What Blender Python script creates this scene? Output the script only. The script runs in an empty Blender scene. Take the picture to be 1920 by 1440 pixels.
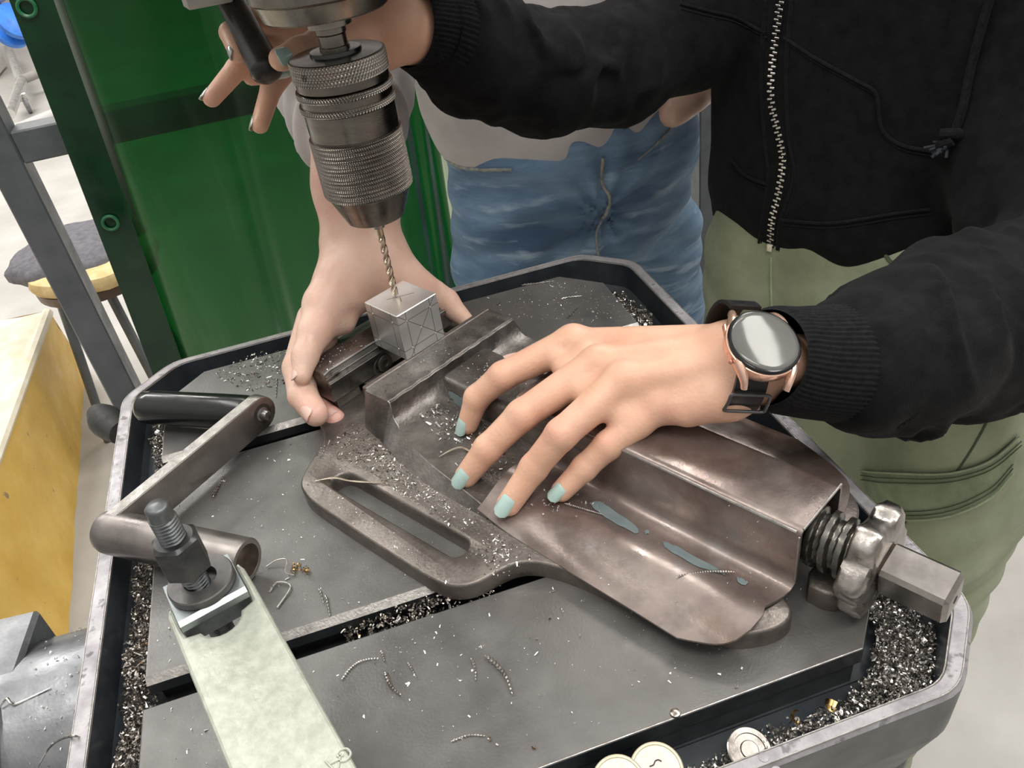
import bpy, math, random
import numpy as np
from mathutils import Vector, Matrix
from mathutils.bvhtree import BVHTree
random.seed(7); np.random.seed(7)
SC = bpy.context.scene
COL = SC.collection
S = 0.001   # everything below is written in millimetres; z = 0 is the top of the drill table

# ------------------------------------------------------------------ camera
CR = np.array([[0.94785369,-0.29160899,-0.1285985],[-0.2726683,-0.53308598,-0.80091906],[0.16500114,0.79421882,-0.58480004]])
CF = 1550.87
CC = np.array([165.025,-211.919,380.0])
cam_d = bpy.data.cameras.new('camera'); cam = bpy.data.objects.new('camera', cam_d); COL.objects.link(cam)
cam_d.sensor_fit = 'HORIZONTAL'; cam_d.sensor_width = 36.0; cam_d.lens = CF/1920*36.0
cam_d.clip_start = 0.01; cam_d.clip_end = 100
Mx = Matrix(((CR[0][0],-CR[1][0],-CR[2][0],CC[0]*S),(CR[0][1],-CR[1][1],-CR[2][1],CC[1]*S),(CR[0][2],-CR[1][2],-CR[2][2],CC[2]*S),(0,0,0,1)))
cam.matrix_world = Mx
SC.camera = cam
# ------------------------------------------------------------------ exposure, world, lamps
SC.view_settings.view_transform = 'Standard'; SC.view_settings.look = 'None'
SC.view_settings.gamma = 1; SC.view_settings.use_curve_mapping = False
SC.view_settings.exposure = 0.30
W = bpy.data.worlds.new('world'); SC.world = W; W.use_nodes = True
wn = W.node_tree.nodes; wn['Background'].inputs[0].default_value = (1.0,0.97,0.93,1); wn['Background'].inputs[1].default_value = 0.56
tcw = wn.new('ShaderNodeTexCoord'); sep = wn.new('ShaderNodeSeparateXYZ'); rmp = wn.new('ShaderNodeValToRGB'); WLK = W.node_tree.links
WLK.new(tcw.outputs['Generated'], sep.inputs[0]); WLK.new(sep.outputs['Z'], rmp.inputs[0]); WLK.new(rmp.outputs[0], wn['Background'].inputs[0])
rmp.color_ramp.elements[0].position = 0.02; rmp.color_ramp.elements[0].color = (.42,.405,.385,1)      # hall walls
rmp.color_ramp.elements[1].position = .55; rmp.color_ramp.elements[1].color = (1.32,1.28,1.22,1)     # bright ceiling
def area(name, loc, sx, sy, power, color=(1,0.97,0.93), target=None):
    l = bpy.data.lights.new(name, 'AREA'); l.shape = 'RECTANGLE'; l.size = sx; l.size_y = sy; l.energy = power; l.color = color
    o = bpy.data.objects.new(name, l); COL.objects.link(o); o.location = loc
    t = Vector(target or (loc[0], loc[1], -1)); o.rotation_euler = (t-Vector(loc)).to_track_quat('-Z','Y').to_euler()
    return o
area('ceiling_lamp', (0.9, 1.9, 2.2), 1.5, 0.25, 22)
area('ceiling_lamp', (-0.9, 1.0, 2.2), 0.3, 1.8, 17)
area('ceiling_lamp', (0.5, -0.7, 2.2), 1.5, 0.5, 24)
area('ceiling_lamp', (1.9, 0.2, 2.2), 0.3, 1.8, 24)
area('ceiling_lamp', (-2.0, 4.5, 2.4), 2.5, 1.2, 150)
area('ceiling_lamp', (2.6, 4.2, 2.4), 2.5, 1.2, 55)

# ------------------------------------------------------------------ helpers: pixels <-> world
def A(*v): return np.array(v, float)
def ray(x, y): return CR.T @ np.array([(x-960)/CF, (y-720)/CF, 1.0])
def B(x, y, z=0.0, ax=2):
    w = ray(x, y); return CC + (z-CC[ax])/w[ax]*w
def D(x, y, d): return CC + d*ray(x, y)
A0 = math.radians(-60.5); U = A(math.cos(A0), math.sin(A0), 0); V = A(-math.sin(A0), math.cos(A0), 0); O = A(205.2, 337.9, 0)
Z = A(0,0,1)
def G(u, v, z): return O + u*U + v*V + z*Z
def nrm(v): v = np.asarray(v, float); return v/np.linalg.norm(v)

# ------------------------------------------------------------------ helpers: objects
def empty(name, loc, label=None, cat=None, group=None):
    o = bpy.data.objects.new(name, None); COL.objects.link(o); o.location = [c*S for c in loc]; o.empty_display_size = .02
    if label: o['label'] = label
    if cat: o['category'] = cat
    if group: o['group'] = group
    return o
WL = {}
def wloc(o): return np.array(WL.get(o.name, tuple(c/S for c in o.location)))
def obj(name, m, mat, parent=None, label=None, cat=None, group=None, kind=None, smooth=True, origin=None, angle=35):
    v, f = m; v = np.asarray(v, float).reshape(-1,3)
    if origin is None:
        origin = (v.min(0)+v.max(0))/2 if parent is not None else A(v[:,0].mean(), v[:,1].mean(), v[:,2].min())
        if parent is not None: origin = wloc(parent)
    me = bpy.data.meshes.new(name)
    me.from_pydata(((v-origin)*S).tolist(), [], [list(map(int,q)) for q in f] if not isinstance(f, np.ndarray) else f.tolist())
    me.update()
    if smooth:
        me.polygons.foreach_set('use_smooth', [True]*len(me.polygons))
        if angle < 180:
            try: me.set_sharp_from_angle(angle=math.radians(angle))
            except Exception: pass
    me.materials.append(mat)
    o = bpy.data.objects.new(name, me); COL.objects.link(o)
    if parent is not None:
        o.parent = parent; o.location = [c*S for c in (origin - wloc(parent))]
    else: o.location = [c*S for c in origin]
    WL[o.name] = tuple(origin)
    if label: o['label'] = label
    if cat: o['category'] = cat
    if group: o['group'] = group
    if kind: o['kind'] = kind
    return o
def join(*ms):
    vs, fs, n = [], [], 0
    for v, f in ms:
        v = np.asarray(v, float).reshape(-1,3); vs.append(v); fs += [[int(i)+n for i in q] for q in f]; n += len(v)
    return np.concatenate(vs), fs
def basis(d, up=Z):
    d = nrm(d); x = np.cross(up, d)
    if np.linalg.norm(x) < 1e-4: x = np.cross(A(1,0,0), d)
    x = nrm(x); return x, np.cross(d, x), d
def box(c, s, X=A(1,0,0), Y=A(0,1,0), Zz=None, bev=0.0):
    """box centred c, sizes s, along axes X, Y, Z, with chamfered edges"""
    X = nrm(X); Y = nrm(Y); Zz = nrm(np.cross(X, Y)) if Zz is None else nrm(Zz); h = np.asarray(s, float)/2; b = min(bev, min(h)*.9)
    v, f = [], []
    if b <= 0:
        for sx in (-1,1):
            for sy in (-1,1):
                for sz in (-1,1): v.append(c+X*h[0]*sx+Y*h[1]*sy+Zz*h[2]*sz)
        return v, [[0,1,3,2],[4,6,7,5],[0,4,5,1],[2,3,7,6],[0,2,6,4],[1,5,7,3]]
    idx = {}
    for sx in (-1,1):
        for sy in (-1,1):
            for sz in (-1,1):
                for a in range(3):
                    k = [h[0]-b, h[1]-b, h[2]-b]; k[a] += b
                    idx[(sx,sy,sz,a)] = len(v); v.append(c+X*k[0]*sx+Y*k[1]*sy+Zz*k[2]*sz)
    for a in range(3):
        o1, o2 = [q for q in range(3) if q != a]
        for s_ in (-1,1):
            q = []
            for t in ((-1,-1),(1,-1),(1,1),(-1,1)):
                k = [0,0,0]; k[a] = s_; k[o1] = t[0]; k[o2] = t[1]; q.append(idx[(*k, a)])
            f.append(q if (s_ > 0) == (a != 1) else q[::-1])
        for t1 in (-1,1):
            for t2 in (-1,1):
                e = []
                for s_ in (-1,1):
                    k = [0,0,0]; k[a] = s_; k[o1] = t1; k[o2] = t2
                    e.append((idx[(*k,o1)], idx[(*k,o2)]))
                q = [e[0][0], e[0][1], e[1][1], e[1][0]]
                if t1*t2 < 0: q = q[::-1]
                f.append(q if a != 1 else q[::-1])
    for sx in (-1,1):
        for sy in (-1,1):
            for sz in (-1,1):
                q = [idx[(sx,sy,sz,0)], idx[(sx,sy,sz,1)], idx[(sx,sy,sz,2)]]
                f.append(q if sx*sy*sz > 0 else q[::-1])
    return v, f
def prism(poly, z0, z1, T=None, bev=0.0, hole=None):
    """extrude a 2D outline between z0 and z1 (top edge chamfered); T maps (x, y, z) to world"""
    T = T or (lambda x, y, z: A(x, y, z)); p = np.array(poly, float); n = len(p)
    area2 = sum(p[i][0]*p[(i+1)%n][1]-p[(i+1)%n][0]*p[i][1] for i in range(n))
    if area2 < 0: p = p[::-1]
    def inset(q, b):
        out = []
        for i in range(len(q)):
            a_, c_, d_ = q[i-1], q[i], q[(i+1)%len(q)]
            e1 = c_-a_; e2 = d_-c_; e1 = e1/(np.linalg.norm(e1)+1e-9); e2 = e2/(np.linalg.norm(e2)+1e-9)
            n1 = A(-e1[1], e1[0]); n2 = A(-e2[1], e2[0]); m = n1+n2; m = m/max(1e-6, (m@m)/2)
            out.append(c_+m*b if np.linalg.norm(m) < 3 else c_+n1*b)
        return np.array(out)
    rings = [(p, z0), (p, z1-bev)] + ([(inset(p, bev*.35), z1-bev*.3), (inset(p, bev), z1)] if bev > 0 else [])
    if bev <= 0: rings = [(p, z0), (p, z1)]
    v = [T(x, y, z) for q, z in rings for x, y in q]; f = []
    for k in range(len(rings)-1):
        for i in range(n): f.append([k*n+i, k*n+(i+1)%n, (k+1)*n+(i+1)%n, (k+1)*n+i])
    from mathutils.geometry import tessellate_polygon
    loops_t = [[Vector((x, y, 0)) for x, y in rings[-1][0]]]; loops_b = [[Vector((x, y, 0)) for x, y in p]]
    off_t = [(len(rings)-1)*n]; base_n = len(v)
    if hole is not None:
        h = np.array(hole, float); m = len(h)
        ah = sum(h[i][0]*h[(i+1)%m][1]-h[(i+1)%m][0]*h[i][1] for i in range(m))
        if ah > 0: h = h[::-1]
        hr = [(h, z0), (h, z1-bev)] + ([(inset(h, bev), z1)] if bev > 0 else [])
        if bev <= 0: hr = [(h, z0), (h, z1)]
        v += [T(x, y, z) for q, z in hr for x, y in q]
        for k in range(len(hr)-1):
            for i in range(m): f.append([base_n+k*m+i, base_n+k*m+(i+1)%m, base_n+(k+1)*m+(i+1)%m, base_n+(k+1)*m+i])
        loops_t.append([Vector((x, y, 0)) for x, y in hr[-1][0]]); loops_b.append([Vector((x, y, 0)) for x, y in h])
    def cap(loops, offs, flip):
        mp = []
        for l, o_ in zip(loops, offs): mp += list(range(o_, o_+len(l)))
        for t in tessellate_polygon(loops):
            a_, b_, c_ = [mp[i] for i in t]; q = [a_, b_, c_]
            fl = [x for l in loops for x in l]; pa, pb, pc = [fl[i] for i in t]
            cr = (pb.x-pa.x)*(pc.y-pa.y)-(pb.y-pa.y)*(pc.x-pa.x)
            if (cr > 0) == flip: q = q[::-1]
            f.append(q)
    ot = [(len(rings)-1)*n]; ob = [0]
    if hole is not None: ot.append(base_n+(len(hr)-1)*m); ob.append(base_n)
    cap(loops_t, ot, False); cap(loops_b, ob, True)
    return v, f
def lathe(prof, c, axis=Z, n=64, up=None, rfun=None):
    """surface of revolution: prof = [(radius, height)], closed with caps"""
    x, y, d = basis(axis, Z if abs(nrm(axis)@Z) < .99 else A(0,1,0)); v, f = [], []
    for k, (r, h) in enumerate(prof):
        for i in range(n):
            t = 2*math.pi*i/n; rr = r if rfun is None else rfun(r, t, h, k); v.append(c+d*h+(x*math.cos(t)+y*math.sin(t))*rr)
    for k in range(len(prof)-1):
        for i in range(n): f.append([k*n+i, k*n+(i+1)%n, (k+1)*n+(i+1)%n, (k+1)*n+i])
    f.append(list(range(n))[::-1]); f.append([(len(prof)-1)*n+i for i in range(n)])
    return v, f
def smoothpath(pts, m=6):
    P_ = np.array(pts, float); 
    if len(P_) < 3: return P_
    out = []
    Q = np.vstack([2*P_[0]-P_[1], P_, 2*P_[-1]-P_[-2]])
    for i in range(1, len(Q)-2):
        for j in range(m):
            t = j/m; a_, b_, c_, d_ = Q[i-1], Q[i], Q[i+1], Q[i+2]
            out.append(.5*((2*b_)+(c_-a_)*t+(2*a_-5*b_+4*c_-d_)*t*t+(3*b_-a_-3*c_+d_)*t**3))
    out.append(P_[-1]); return np.array(out)
def tube(pts, r, n=8, m=6, closed=False, flat=None):
    """round tube along smoothed points; r a number or a list; flat=(vector, factor) squashes it along a direction"""
    P_ = smoothpath(pts, m); k = len(P_); R_ = np.interp(np.linspace(0,1,k), np.linspace(0,1,len(r)), r) if hasattr(r, '__len__') else np.full(k, r)
    v, f = [], []; up = None
    for i in range(k):
        t = nrm(P_[min(i+1,k-1)]-P_[max(i-1,0)])
        if up is None: x, y, _ = basis(t, Z if abs(t@Z) < .9 else A(1,0,0)); up = y
        x = nrm(np.cross(up, t)); up = np.cross(t, x)
        for j in range(n):
            a_ = 2*math.pi*j/n; q = (x*math.cos(a_)+up*math.sin(a_))*R_[i]
            if flat is not None: q = q-flat[0]*(q@flat[0])*(1-flat[1])
            v.append(P_[i]+q)
    for i in range(k-1):
        for j in range(n): f.append([i*n+j, i*n+(j+1)%n, (i+1)*n+(j+1)%n, (i+1)*n+j])
    f.append(list(range(n))[::-1]); f.append([(k-1)*n+j for j in range(n)])
    return v, f

# ------------------------------------------------------------------ helpers: smooth bodies from round cones (one continuous skin)
def field(prims, P_):
    d = np.full(P_.shape[0], 1e3, np.float32)
    for q in prims:
        a_, b_, r1, r2 = np.array(q[0], np.float32), np.array(q[1], np.float32), q[2], q[3]; k = q[4] if len(q) > 4 else 6.0
        fl = q[5] if len(q) > 5 else None; sub = q[6] if len(q) > 6 else False
        rr = max(r1, r2)+k+14
        lo = np.minimum(a_, b_)-rr; hi = np.maximum(a_, b_)+rr
        m = np.nonzero(((P_ >= lo)&(P_ <= hi)).all(1))[0]
        if not len(m): continue
        p = P_[m]; ab = b_-a_; L2 = float(ab@ab)+1e-6; h = np.clip((p-a_)@ab/L2, 0, 1); e = p-a_-h[:,None]*ab
        if fl is not None:
            n_ = np.array(fl[0], np.float32); e = e+np.outer(e@n_, n_)*(fl[1]-1)
        dd = np.sqrt((e*e).sum(1))-(r1+(r2-r1)*h); dm = d[m]
        if sub:
            hh = np.clip(.5-.5*(dm+dd)/k, 0, 1); d[m] = dm*(1-hh)+(-dd)*hh+k*hh*(1-hh)
        else:
            hh = np.clip(.5+.5*(dm-dd)/k, 0, 1); d[m] = dm*(1-hh)+dd*hh-k*hh*(1-hh)
    return d
def blob(prims, res, disp=None):
    lo = np.min([np.minimum(q[0], q[1])-max(q[2],q[3]) for q in prims if not (len(q)>6 and q[6])], 0)-res*3-4; hi = np.max([np.maximum(q[0], q[1])+max(q[2],q[3]) for q in prims if not (len(q)>6 and q[6])], 0)+res*3+4
    n = np.ceil((hi-lo)/res).astype(int)+1
    g = [lo[i]+np.arange(n[i])*res for i in range(3)]
    P_ = np.stack(np.meshgrid(*g, indexing='ij'), -1).reshape(-1,3).astype(np.float32)
    d = field(prims, P_)
    if disp is not None:
        m = np.nonzero(np.abs(d) < 30)[0]; d[m] -= disp(P_[m])
    F = d.reshape(n)
    ins = F < 0; nx, ny, nz = n
    cnt = np.zeros((nx-1,ny-1,nz-1), np.int8)
    for i in (0,1):
        for j in (0,1):
            for k in (0,1): cnt += ins[i:nx-1+i, j:ny-1+j, k:nz-1+k]
    cell = (cnt > 0)&(cnt < 8); ids = np.full(cell.shape, -1, np.int64); ci = np.argwhere(cell); ids[cell] = np.arange(len(ci))
    acc = np.zeros((len(ci),3)); w = np.zeros(len(ci))
    cs = [(i,j,k) for i in (0,1) for j in (0,1) for k in (0,1)]
    for a_ in cs:
        for ax in range(3):
            if a_[ax] == 1: continue
            b_ = list(a_); b_[ax] = 1; a1 = ci+np.array(a_); b1 = ci+np.array(b_)
            fa = F[a1[:,0],a1[:,1],a1[:,2]]; fb = F[b1[:,0],b1[:,1],b1[:,2]]; m = (fa < 0) != (fb < 0)
            t = fa[m]/(fa[m]-fb[m]); p = np.tile(np.array(a_, float), (m.sum(),1)); p[:,ax] = t; acc[m] += p; w[m] += 1
    v = lo+(ci+acc/w[:,None])*res; faces = []
    for ax in range(3):
        o1, o2 = (ax+1)%3, (ax+2)%3
        sl0 = [slice(None)]*3; sl1 = [slice(None)]*3; sl0[ax] = slice(0,-1); sl1[ax] = slice(1,None)
        s0, s1 = ins[tuple(sl0)], ins[tuple(sl1)]; e = np.argwhere(s0 != s1)
        e = e[(e[:,o1] > 0)&(e[:,o2] > 0)&(e[:,o1] < n[o1]-1)&(e[:,o2] < n[o2]-1)]
        pos = s0[e[:,0],e[:,1],e[:,2]]
        def g_(a1, a2):
            q = e.copy(); q[:,o1] -= a1; q[:,o2] -= a2; return ids[q[:,0],q[:,1],q[:,2]]
        q = np.stack([g_(0,0), g_(1,0), g_(1,1), g_(0,1)], 1)
        q[~pos] = q[~pos][:,::-1]; faces.append(q)
    return v, np.concatenate(faces)
def relax(m, it=2):
    v, f = m; v = v.copy(); f = np.asarray(f)
    e = np.concatenate([f[:,[0,1]], f[:,[1,2]], f[:,[2,3]], f[:,[3,0]]]); e = np.concatenate([e, e[:,::-1]])
    deg = np.bincount(e[:,0], minlength=len(v))[:,None]
    for _ in range(it):
        for lam in (.5, -.52):
            s = np.stack([np.bincount(e[:,0], weights=v[e[:,1],k], minlength=len(v)) for k in range(3)], 1)
            v += lam*(s/np.maximum(deg,1)-v)
    return v, f
def bvh(m): 
    v, f = m; return BVHTree.FromPolygons([tuple(p) for p in np.asarray(v)], [tuple(int(i) for i in q) for q in f])
def hit(b, x, y, lift=0.0):
    d = Vector(nrm(ray(x, y))); r = b.ray_cast(Vector(CC), d, 5000)
    if r[0] is None: return None
    nn = r[1] if r[1].dot(d) < 0 else -r[1]
    return np.array(r[0]+nn*lift)
def hits(b, pts, lift=0.0, m=5):
    p = smoothpath([(x, y, 0) for x, y in pts], m); out = [hit(b, q[0], q[1], lift) for q in p]
    return [q for q in out if q is not None]
RND = [(nrm(np.random.randn(3)), random.random()*6.28) for _ in range(12)]
def wav(P_, wl, amp, k0=0, n=4):
    s = 0
    for i in range(n):
        d_, ph = RND[(k0+i)%12]; w_ = wl*(.7+.2*i); s = s+np.sin(P_@(d_*6.283/w_).astype(np.float32)+ph+1.3*np.sin(P_@(RND[(k0+i+3)%12][0]*6.283/(w_*1.7)).astype(np.float32)))
    return amp*s/n

# ------------------------------------------------------------------ helpers: materials
MATS = {}
def mat(name, c1, c2=None, rough=.5, metal=0.0, scale=30, rv=.12, bump=.1, bscale=200, detail=8, stretch=(1,1,1), spots=None, sss=0, coat=0, sheen=0, contrast=(.35,.65), emis=None, trans=0, layer3=None):
    if name in MATS: return MATS[name]
    m = bpy.data.materials.new(name); m.use_nodes = True; nt = m.node_tree; N = nt.nodes; L = nt.links; b = N['Principled BSDF']
    tc = N.new('ShaderNodeTexCoord'); mp = N.new('ShaderNodeMapping'); mp.inputs['Scale'].default_value = stretch; L.new(tc.outputs['Object'], mp.inputs[0])
    n1 = N.new('ShaderNodeTexNoise'); n1.inputs['Scale'].default_value = scale; n1.inputs['Detail'].default_value = detail; n1.inputs['Roughness'].default_value = .62; L.new(mp.outputs[0], n1.inputs['Vector'])
    cr = N.new('ShaderNodeValToRGB'); cr.color_ramp.elements[0].position = contrast[0]; cr.color_ramp.elements[1].position = contrast[1]
    cr.color_ramp.elements[0].color = (*c1, 1); cr.color_ramp.elements[1].color = (*(c2 or c1), 1); L.new(n1.outputs[0], cr.inputs[0])
    colr = cr.outputs[0]
    for sp in ([spots] if spots else [])+([layer3] if layer3 else []):
        sc, thr, w_, cc = sp[:4]
        n2 = N.new('ShaderNodeTexNoise'); n2.inputs['Scale'].default_value = sc; n2.inputs['Detail'].default_value = 6; L.new(mp.outputs[0], n2.inputs['Vector'])
        r2 = N.new('ShaderNodeValToRGB'); r2.color_ramp.elements[0].position = thr; r2.color_ramp.elements[1].position = min(1, thr+w_); L.new(n2.outputs[0], r2.inputs[0])
        mx = N.new('ShaderNodeMixRGB'); L.new(r2.outputs[0], mx.inputs[0]); L.new(colr, mx.inputs[1]); mx.inputs[2].default_value = (*cc, 1); colr = mx.outputs[0]
    L.new(colr, b.inputs['Base Color'])
    mr = N.new('ShaderNodeMapRange'); mr.inputs[1].default_value = .3; mr.inputs[2].default_value = .7; mr.inputs[3].default_value = max(.02, rough-rv); mr.inputs[4].default_value = min(1, rough+rv)
    n3 = N.new('ShaderNodeTexNoise'); n3.inputs['Scale'].default_value = scale*1.7; n3.inputs['Detail'].default_value = 4; L.new(mp.outputs[0], n3.inputs['Vector']); L.new(n3.outputs[0], mr.inputs[0]); L.new(mr.outputs[0], b.inputs['Roughness'])
    b.inputs['Metallic'].default_value = metal
    if bump:
        n4 = N.new('ShaderNodeTexNoise'); n4.inputs['Scale'].default_value = bscale; n4.inputs['Detail'].default_value = 5; L.new(mp.outputs[0], n4.inputs['Vector'])
        bp = N.new('ShaderNodeBump'); bp.inputs['Strength'].default_value = bump; bp.inputs['Distance'].default_value = .001; L.new(n4.outputs[0], bp.inputs['Height']); L.new(bp.outputs[0], b.inputs['Normal'])
    if sss: b.inputs['Subsurface Weight'].default_value = sss; b.inputs['Subsurface Radius'].default_value = (1,.35,.2); b.inputs['Subsurface Scale'].default_value = .006
    if coat: b.inputs['Coat Weight'].default_value = coat; b.inputs['Coat Roughness'].default_value = .08
    if sheen: b.inputs['Specular IOR Level'].default_value = .12
    if sheen: b.inputs['Sheen Weight'].default_value = sheen; b.inputs['Sheen Roughness'].default_value = .5
    if trans: b.inputs['Transmission Weight'].default_value = trans
    MATS[name] = m; return m
M_PLATE = mat('worn_plate_steel', (.125,.123,.119), (.195,.192,.185), rough=.40, metal=.55, scale=16, bump=.14, bscale=600, spots=(5,.54,.16,(.145,.136,.126)), layer3=(11,.6,.1,(.23,.224,.213)))
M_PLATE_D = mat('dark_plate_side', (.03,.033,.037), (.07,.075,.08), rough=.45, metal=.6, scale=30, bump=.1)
M_RIM = mat('worn_rim_iron', (.27,.26,.275), (.44,.425,.44), rough=.48, metal=.5, scale=55, bump=.3, bscale=300, spots=(110,.6,.08,(.17,.165,.17)))
M_TRAY = mat('painted_tray_inside', (.02,.026,.033), (.045,.052,.06), rough=.38, metal=.1, scale=25, bump=.08, bscale=300)
M_EDGE = mat('bright_edge_steel', (.28,.265,.25), (.45,.43,.405), rough=.45, metal=.8, scale=120, bump=.3, bscale=600)
M_BROWN = mat('brown_patina_steel', (.20,.158,.142), (.35,.295,.27), rough=.34, metal=.75, scale=26, bump=.12, bscale=350, spots=(40,.60,.12,(.33,.30,.285)), layer3=(10,.60,.12,(.16,.09,.06)))
M_CAST = mat('dark_cast_iron', (.11,.10,.09), (.24,.222,.205), rough=.42, metal=.8, scale=40, bump=.35, bscale=420)
M_CASTB = mat('brownish_base_iron', (.115,.10,.088), (.225,.20,.18), rough=.42, metal=.75, scale=30, bump=.3, bscale=420)
M_STEEL = mat('ground_steel', (.33,.32,.30), (.48,.465,.44), rough=.27, metal=1, scale=20, stretch=(1,1,6), bump=.03)
M_CUBE = mat('bright_milled_steel', (.68,.70,.70), (.84,.86,.865), rough=.34, metal=.9, scale=12, rv=.08, bump=.02, bscale=900)
M_CHUCK = mat('chuck_steel', (.15,.135,.118), (.24,.218,.192), rough=.25, metal=1, scale=18, stretch=(1,1,4), bump=.04, bscale=400)
M_KNURL = mat('knurled_steel', (.21,.193,.172), (.31,.29,.262), rough=.28, metal=1, scale=30, bump=.05)
M_SPIN = mat('spindle_steel', (.17,.153,.13), (.33,.305,.265), rough=.3, metal=1, scale=35, bump=.05)
M_BIT = mat('bronze_tinted_drill_steel', (.42,.33,.24), (.66,.56,.44), rough=.22, metal=1, scale=80, bump=.03)
M_BLACKPL = mat('black_plastic', (.006,.007,.007), (.012,.013,.012), rough=.2, scale=40, rv=.06, bump=.05)
M_LEVER = mat('worn_black_grip', (.007,.007,.006), (.025,.024,.021), rough=.3, scale=40, bump=.1)
M_CRANK = mat('crank_bar_steel', (.19,.172,.162), (.31,.285,.268), rough=.36, metal=.85, scale=20, bump=.06)
M_NUT = mat('blackened_steel', (.04,.042,.043), (.10,.10,.098), rough=.4, metal=.7, scale=60, bump=.12)
M_STUD = mat('stud_steel', (.09,.10,.105), (.19,.2,.2), rough=.4, metal=.75, scale=60, bump=.1)
M_WASH = mat('dark_washer_steel', (.10,.095,.095), (.17,.165,.16), rough=.42, metal=.75, scale=50, bump=.15)
M_ZINC = mat('zinc_plated_steel', (.24,.27,.28), (.36,.39,.395), rough=.36, metal=.9, scale=60, bump=.06)
M_MINT = mat('pale_hammered_paint', (.36,.38,.32), (.52,.54,.465), rough=.42, metal=.25, scale=150, bump=.35, bscale=260, coat=.15, contrast=(.3,.7))
M_BOLT = mat('grey_bolt_end', (.25,.25,.24), (.42,.41,.4), rough=.4, metal=.9, scale=90)
M_CHIP = mat('steel_chip', (.35,.33,.30), (.75,.73,.70), rough=.28, metal=1, scale=300, rv=.1, bump=0)
M_CHIPD = mat('dark_steel_chip', (.20,.18,.155), (.62,.58,.53), rough=.32, metal=1, scale=260, rv=.1, bump=0, spots=(150,.66,.05,(.45,.25,.09)))
M_CHIPW = mat('bright_flake', (.75,.74,.72), (.92,.91,.89), rough=.35, metal=.6, scale=200, bump=0)
M_CHIPG = mat('golden_chip', (.42,.24,.08), (.62,.44,.2), rough=.3, metal=1, scale=200, bump=0)
M_SKIN_W = mat('light_skin', (.69,.40,.275), (.77,.475,.34), rough=.44, scale=45, bump=.28, bscale=420, sss=.22, contrast=(.3,.7), layer3=(28,.55,.2,(.68,.36,.27)))
M_SKIN_M = mat('pale_pinkish_skin', (.63,.40,.31), (.70,.49,.39), rough=.46, scale=40, bump=.3, bscale=380, sss=.22, layer3=(22,.55,.2,(.66,.33,.28)))
M_NAILM = mat('mint_nail_varnish', (.40,.56,.52), (.44,.6,.56), rough=.18, scale=30, bump=0, coat=.6)
M_NAIL = mat('bare_nail', (.70,.46,.39), (.74,.52,.45), rough=.32, scale=30, bump=0, coat=.2)
M_HOOD = mat('black_hoodie_cotton', (.005,.005,.0055), (.010,.010,.011), rough=.9, scale=60, bump=.45, bscale=900, sheen=.025)
M_HOODR = mat('black_ribbed_cotton', (.006,.006,.0065), (.012,.012,.013), rough=.9, scale=200, bump=.4, bscale=900, sheen=.03)
M_OLIVE = mat('olive_cotton_twill', (.20,.222,.145), (.28,.305,.20), rough=.85, scale=18, bump=.35, bscale=1100, sheen=.1, layer3=(7,.5,.2,(.32,.345,.24)))
M_OLIVEL = mat('pale_olive_seam', (.24,.29,.17), (.33,.38,.24), rough=.85, scale=90, bump=.5, bscale=700)
M_OLIVED = mat('dark_olive_stitch', (.05,.065,.035), (.07,.09,.05), rough=.9, scale=90, bump=.3)
M_JEANS = mat('washed_blue_denim', (.085,.15,.25), (.23,.34,.47), rough=.85, scale=9, stretch=(1,1,4.5), bump=.4, bscale=1000, sheen=.1, contrast=(.3,.68), spots=(4,.5,.2,(.07,.12,.2)), layer3=(14,.56,.16,(.34,.44,.55)))
M_JSEAM = mat('denim_seam', (.14,.17,.2), (.35,.33,.28), rough=.85, scale=120, bump=.5, bscale=800)
M_SHIRT = mat('grey_mauve_cotton', (.47,.435,.43), (.55,.515,.505), rough=.9, scale=20, bump=.3, bscale=900, sheen=.15)
M_ROSE = mat('rose_gold_case', (.78,.50,.38), (.82,.55,.43), rough=.28, metal=.75, scale=30, rv=.04, bump=0)
M_BEZEL = mat('black_bezel', (.012,.013,.014), (.02,.02,.022), rough=.12, metal=.4, scale=30, rv=.03, bump=0)
M_GLASS = mat('dark_watch_glass', (.12,.12,.112), (.15,.15,.14), rough=.07, metal=.12, scale=10, rv=.02, bump=0)  # grey of the glass holds the ceiling's reflection in its base colour
M_GLASS.node_tree.nodes['Principled BSDF'].inputs['Specular IOR Level'].default_value = .18
M_STRAP = mat('black_silicone', (.008,.008,.009), (.012,.012,.013), rough=.42, scale=60, bump=.05)
M_BUCK = mat('dark_buckle', (.09,.095,.1), (.13,.13,.14), rough=.35, metal=.8, scale=60, bump=0)
M_ZIP = mat('zip_teeth_metal', (.55,.52,.47), (.8,.78,.74), rough=.3, metal=1, scale=200, bump=0)
M_FLOOR = mat('polished_concrete', (.33,.315,.295), (.44,.425,.40), rough=.6, scale=2.6, bump=.05, bscale=30, detail=10, layer3=(.5,.5,.3,(.42,.395,.365)))
M_FRAME = mat('blue_grey_painted_steel', (.075,.085,.092), (.11,.12,.128), rough=.42, scale=20, bump=.05)
M_YELLOW = mat('worn_yellow_paint', (.60,.36,.055), (.74,.49,.12), rough=.55, scale=7, bump=.5, bscale=40, spots=(9,.62,.12,(.66,.50,.24)), layer3=(30,.68,.04,(.30,.2,.1)))
M_WORN = mat('worn_pale_concrete', (.66,.58,.42), (.80,.75,.62), rough=.8, scale=20, bump=.5, bscale=60)
M_JACKET = mat('dark_grey_fabric', (.10,.095,.11), (.16,.155,.17), rough=.95, scale=60, bump=.6, bscale=200)
M_FOAM = mat('yellow_foam', (.55,.40,.18), (.72,.56,.30), rough=.9, scale=30, bump=.7, bscale=90)
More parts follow.
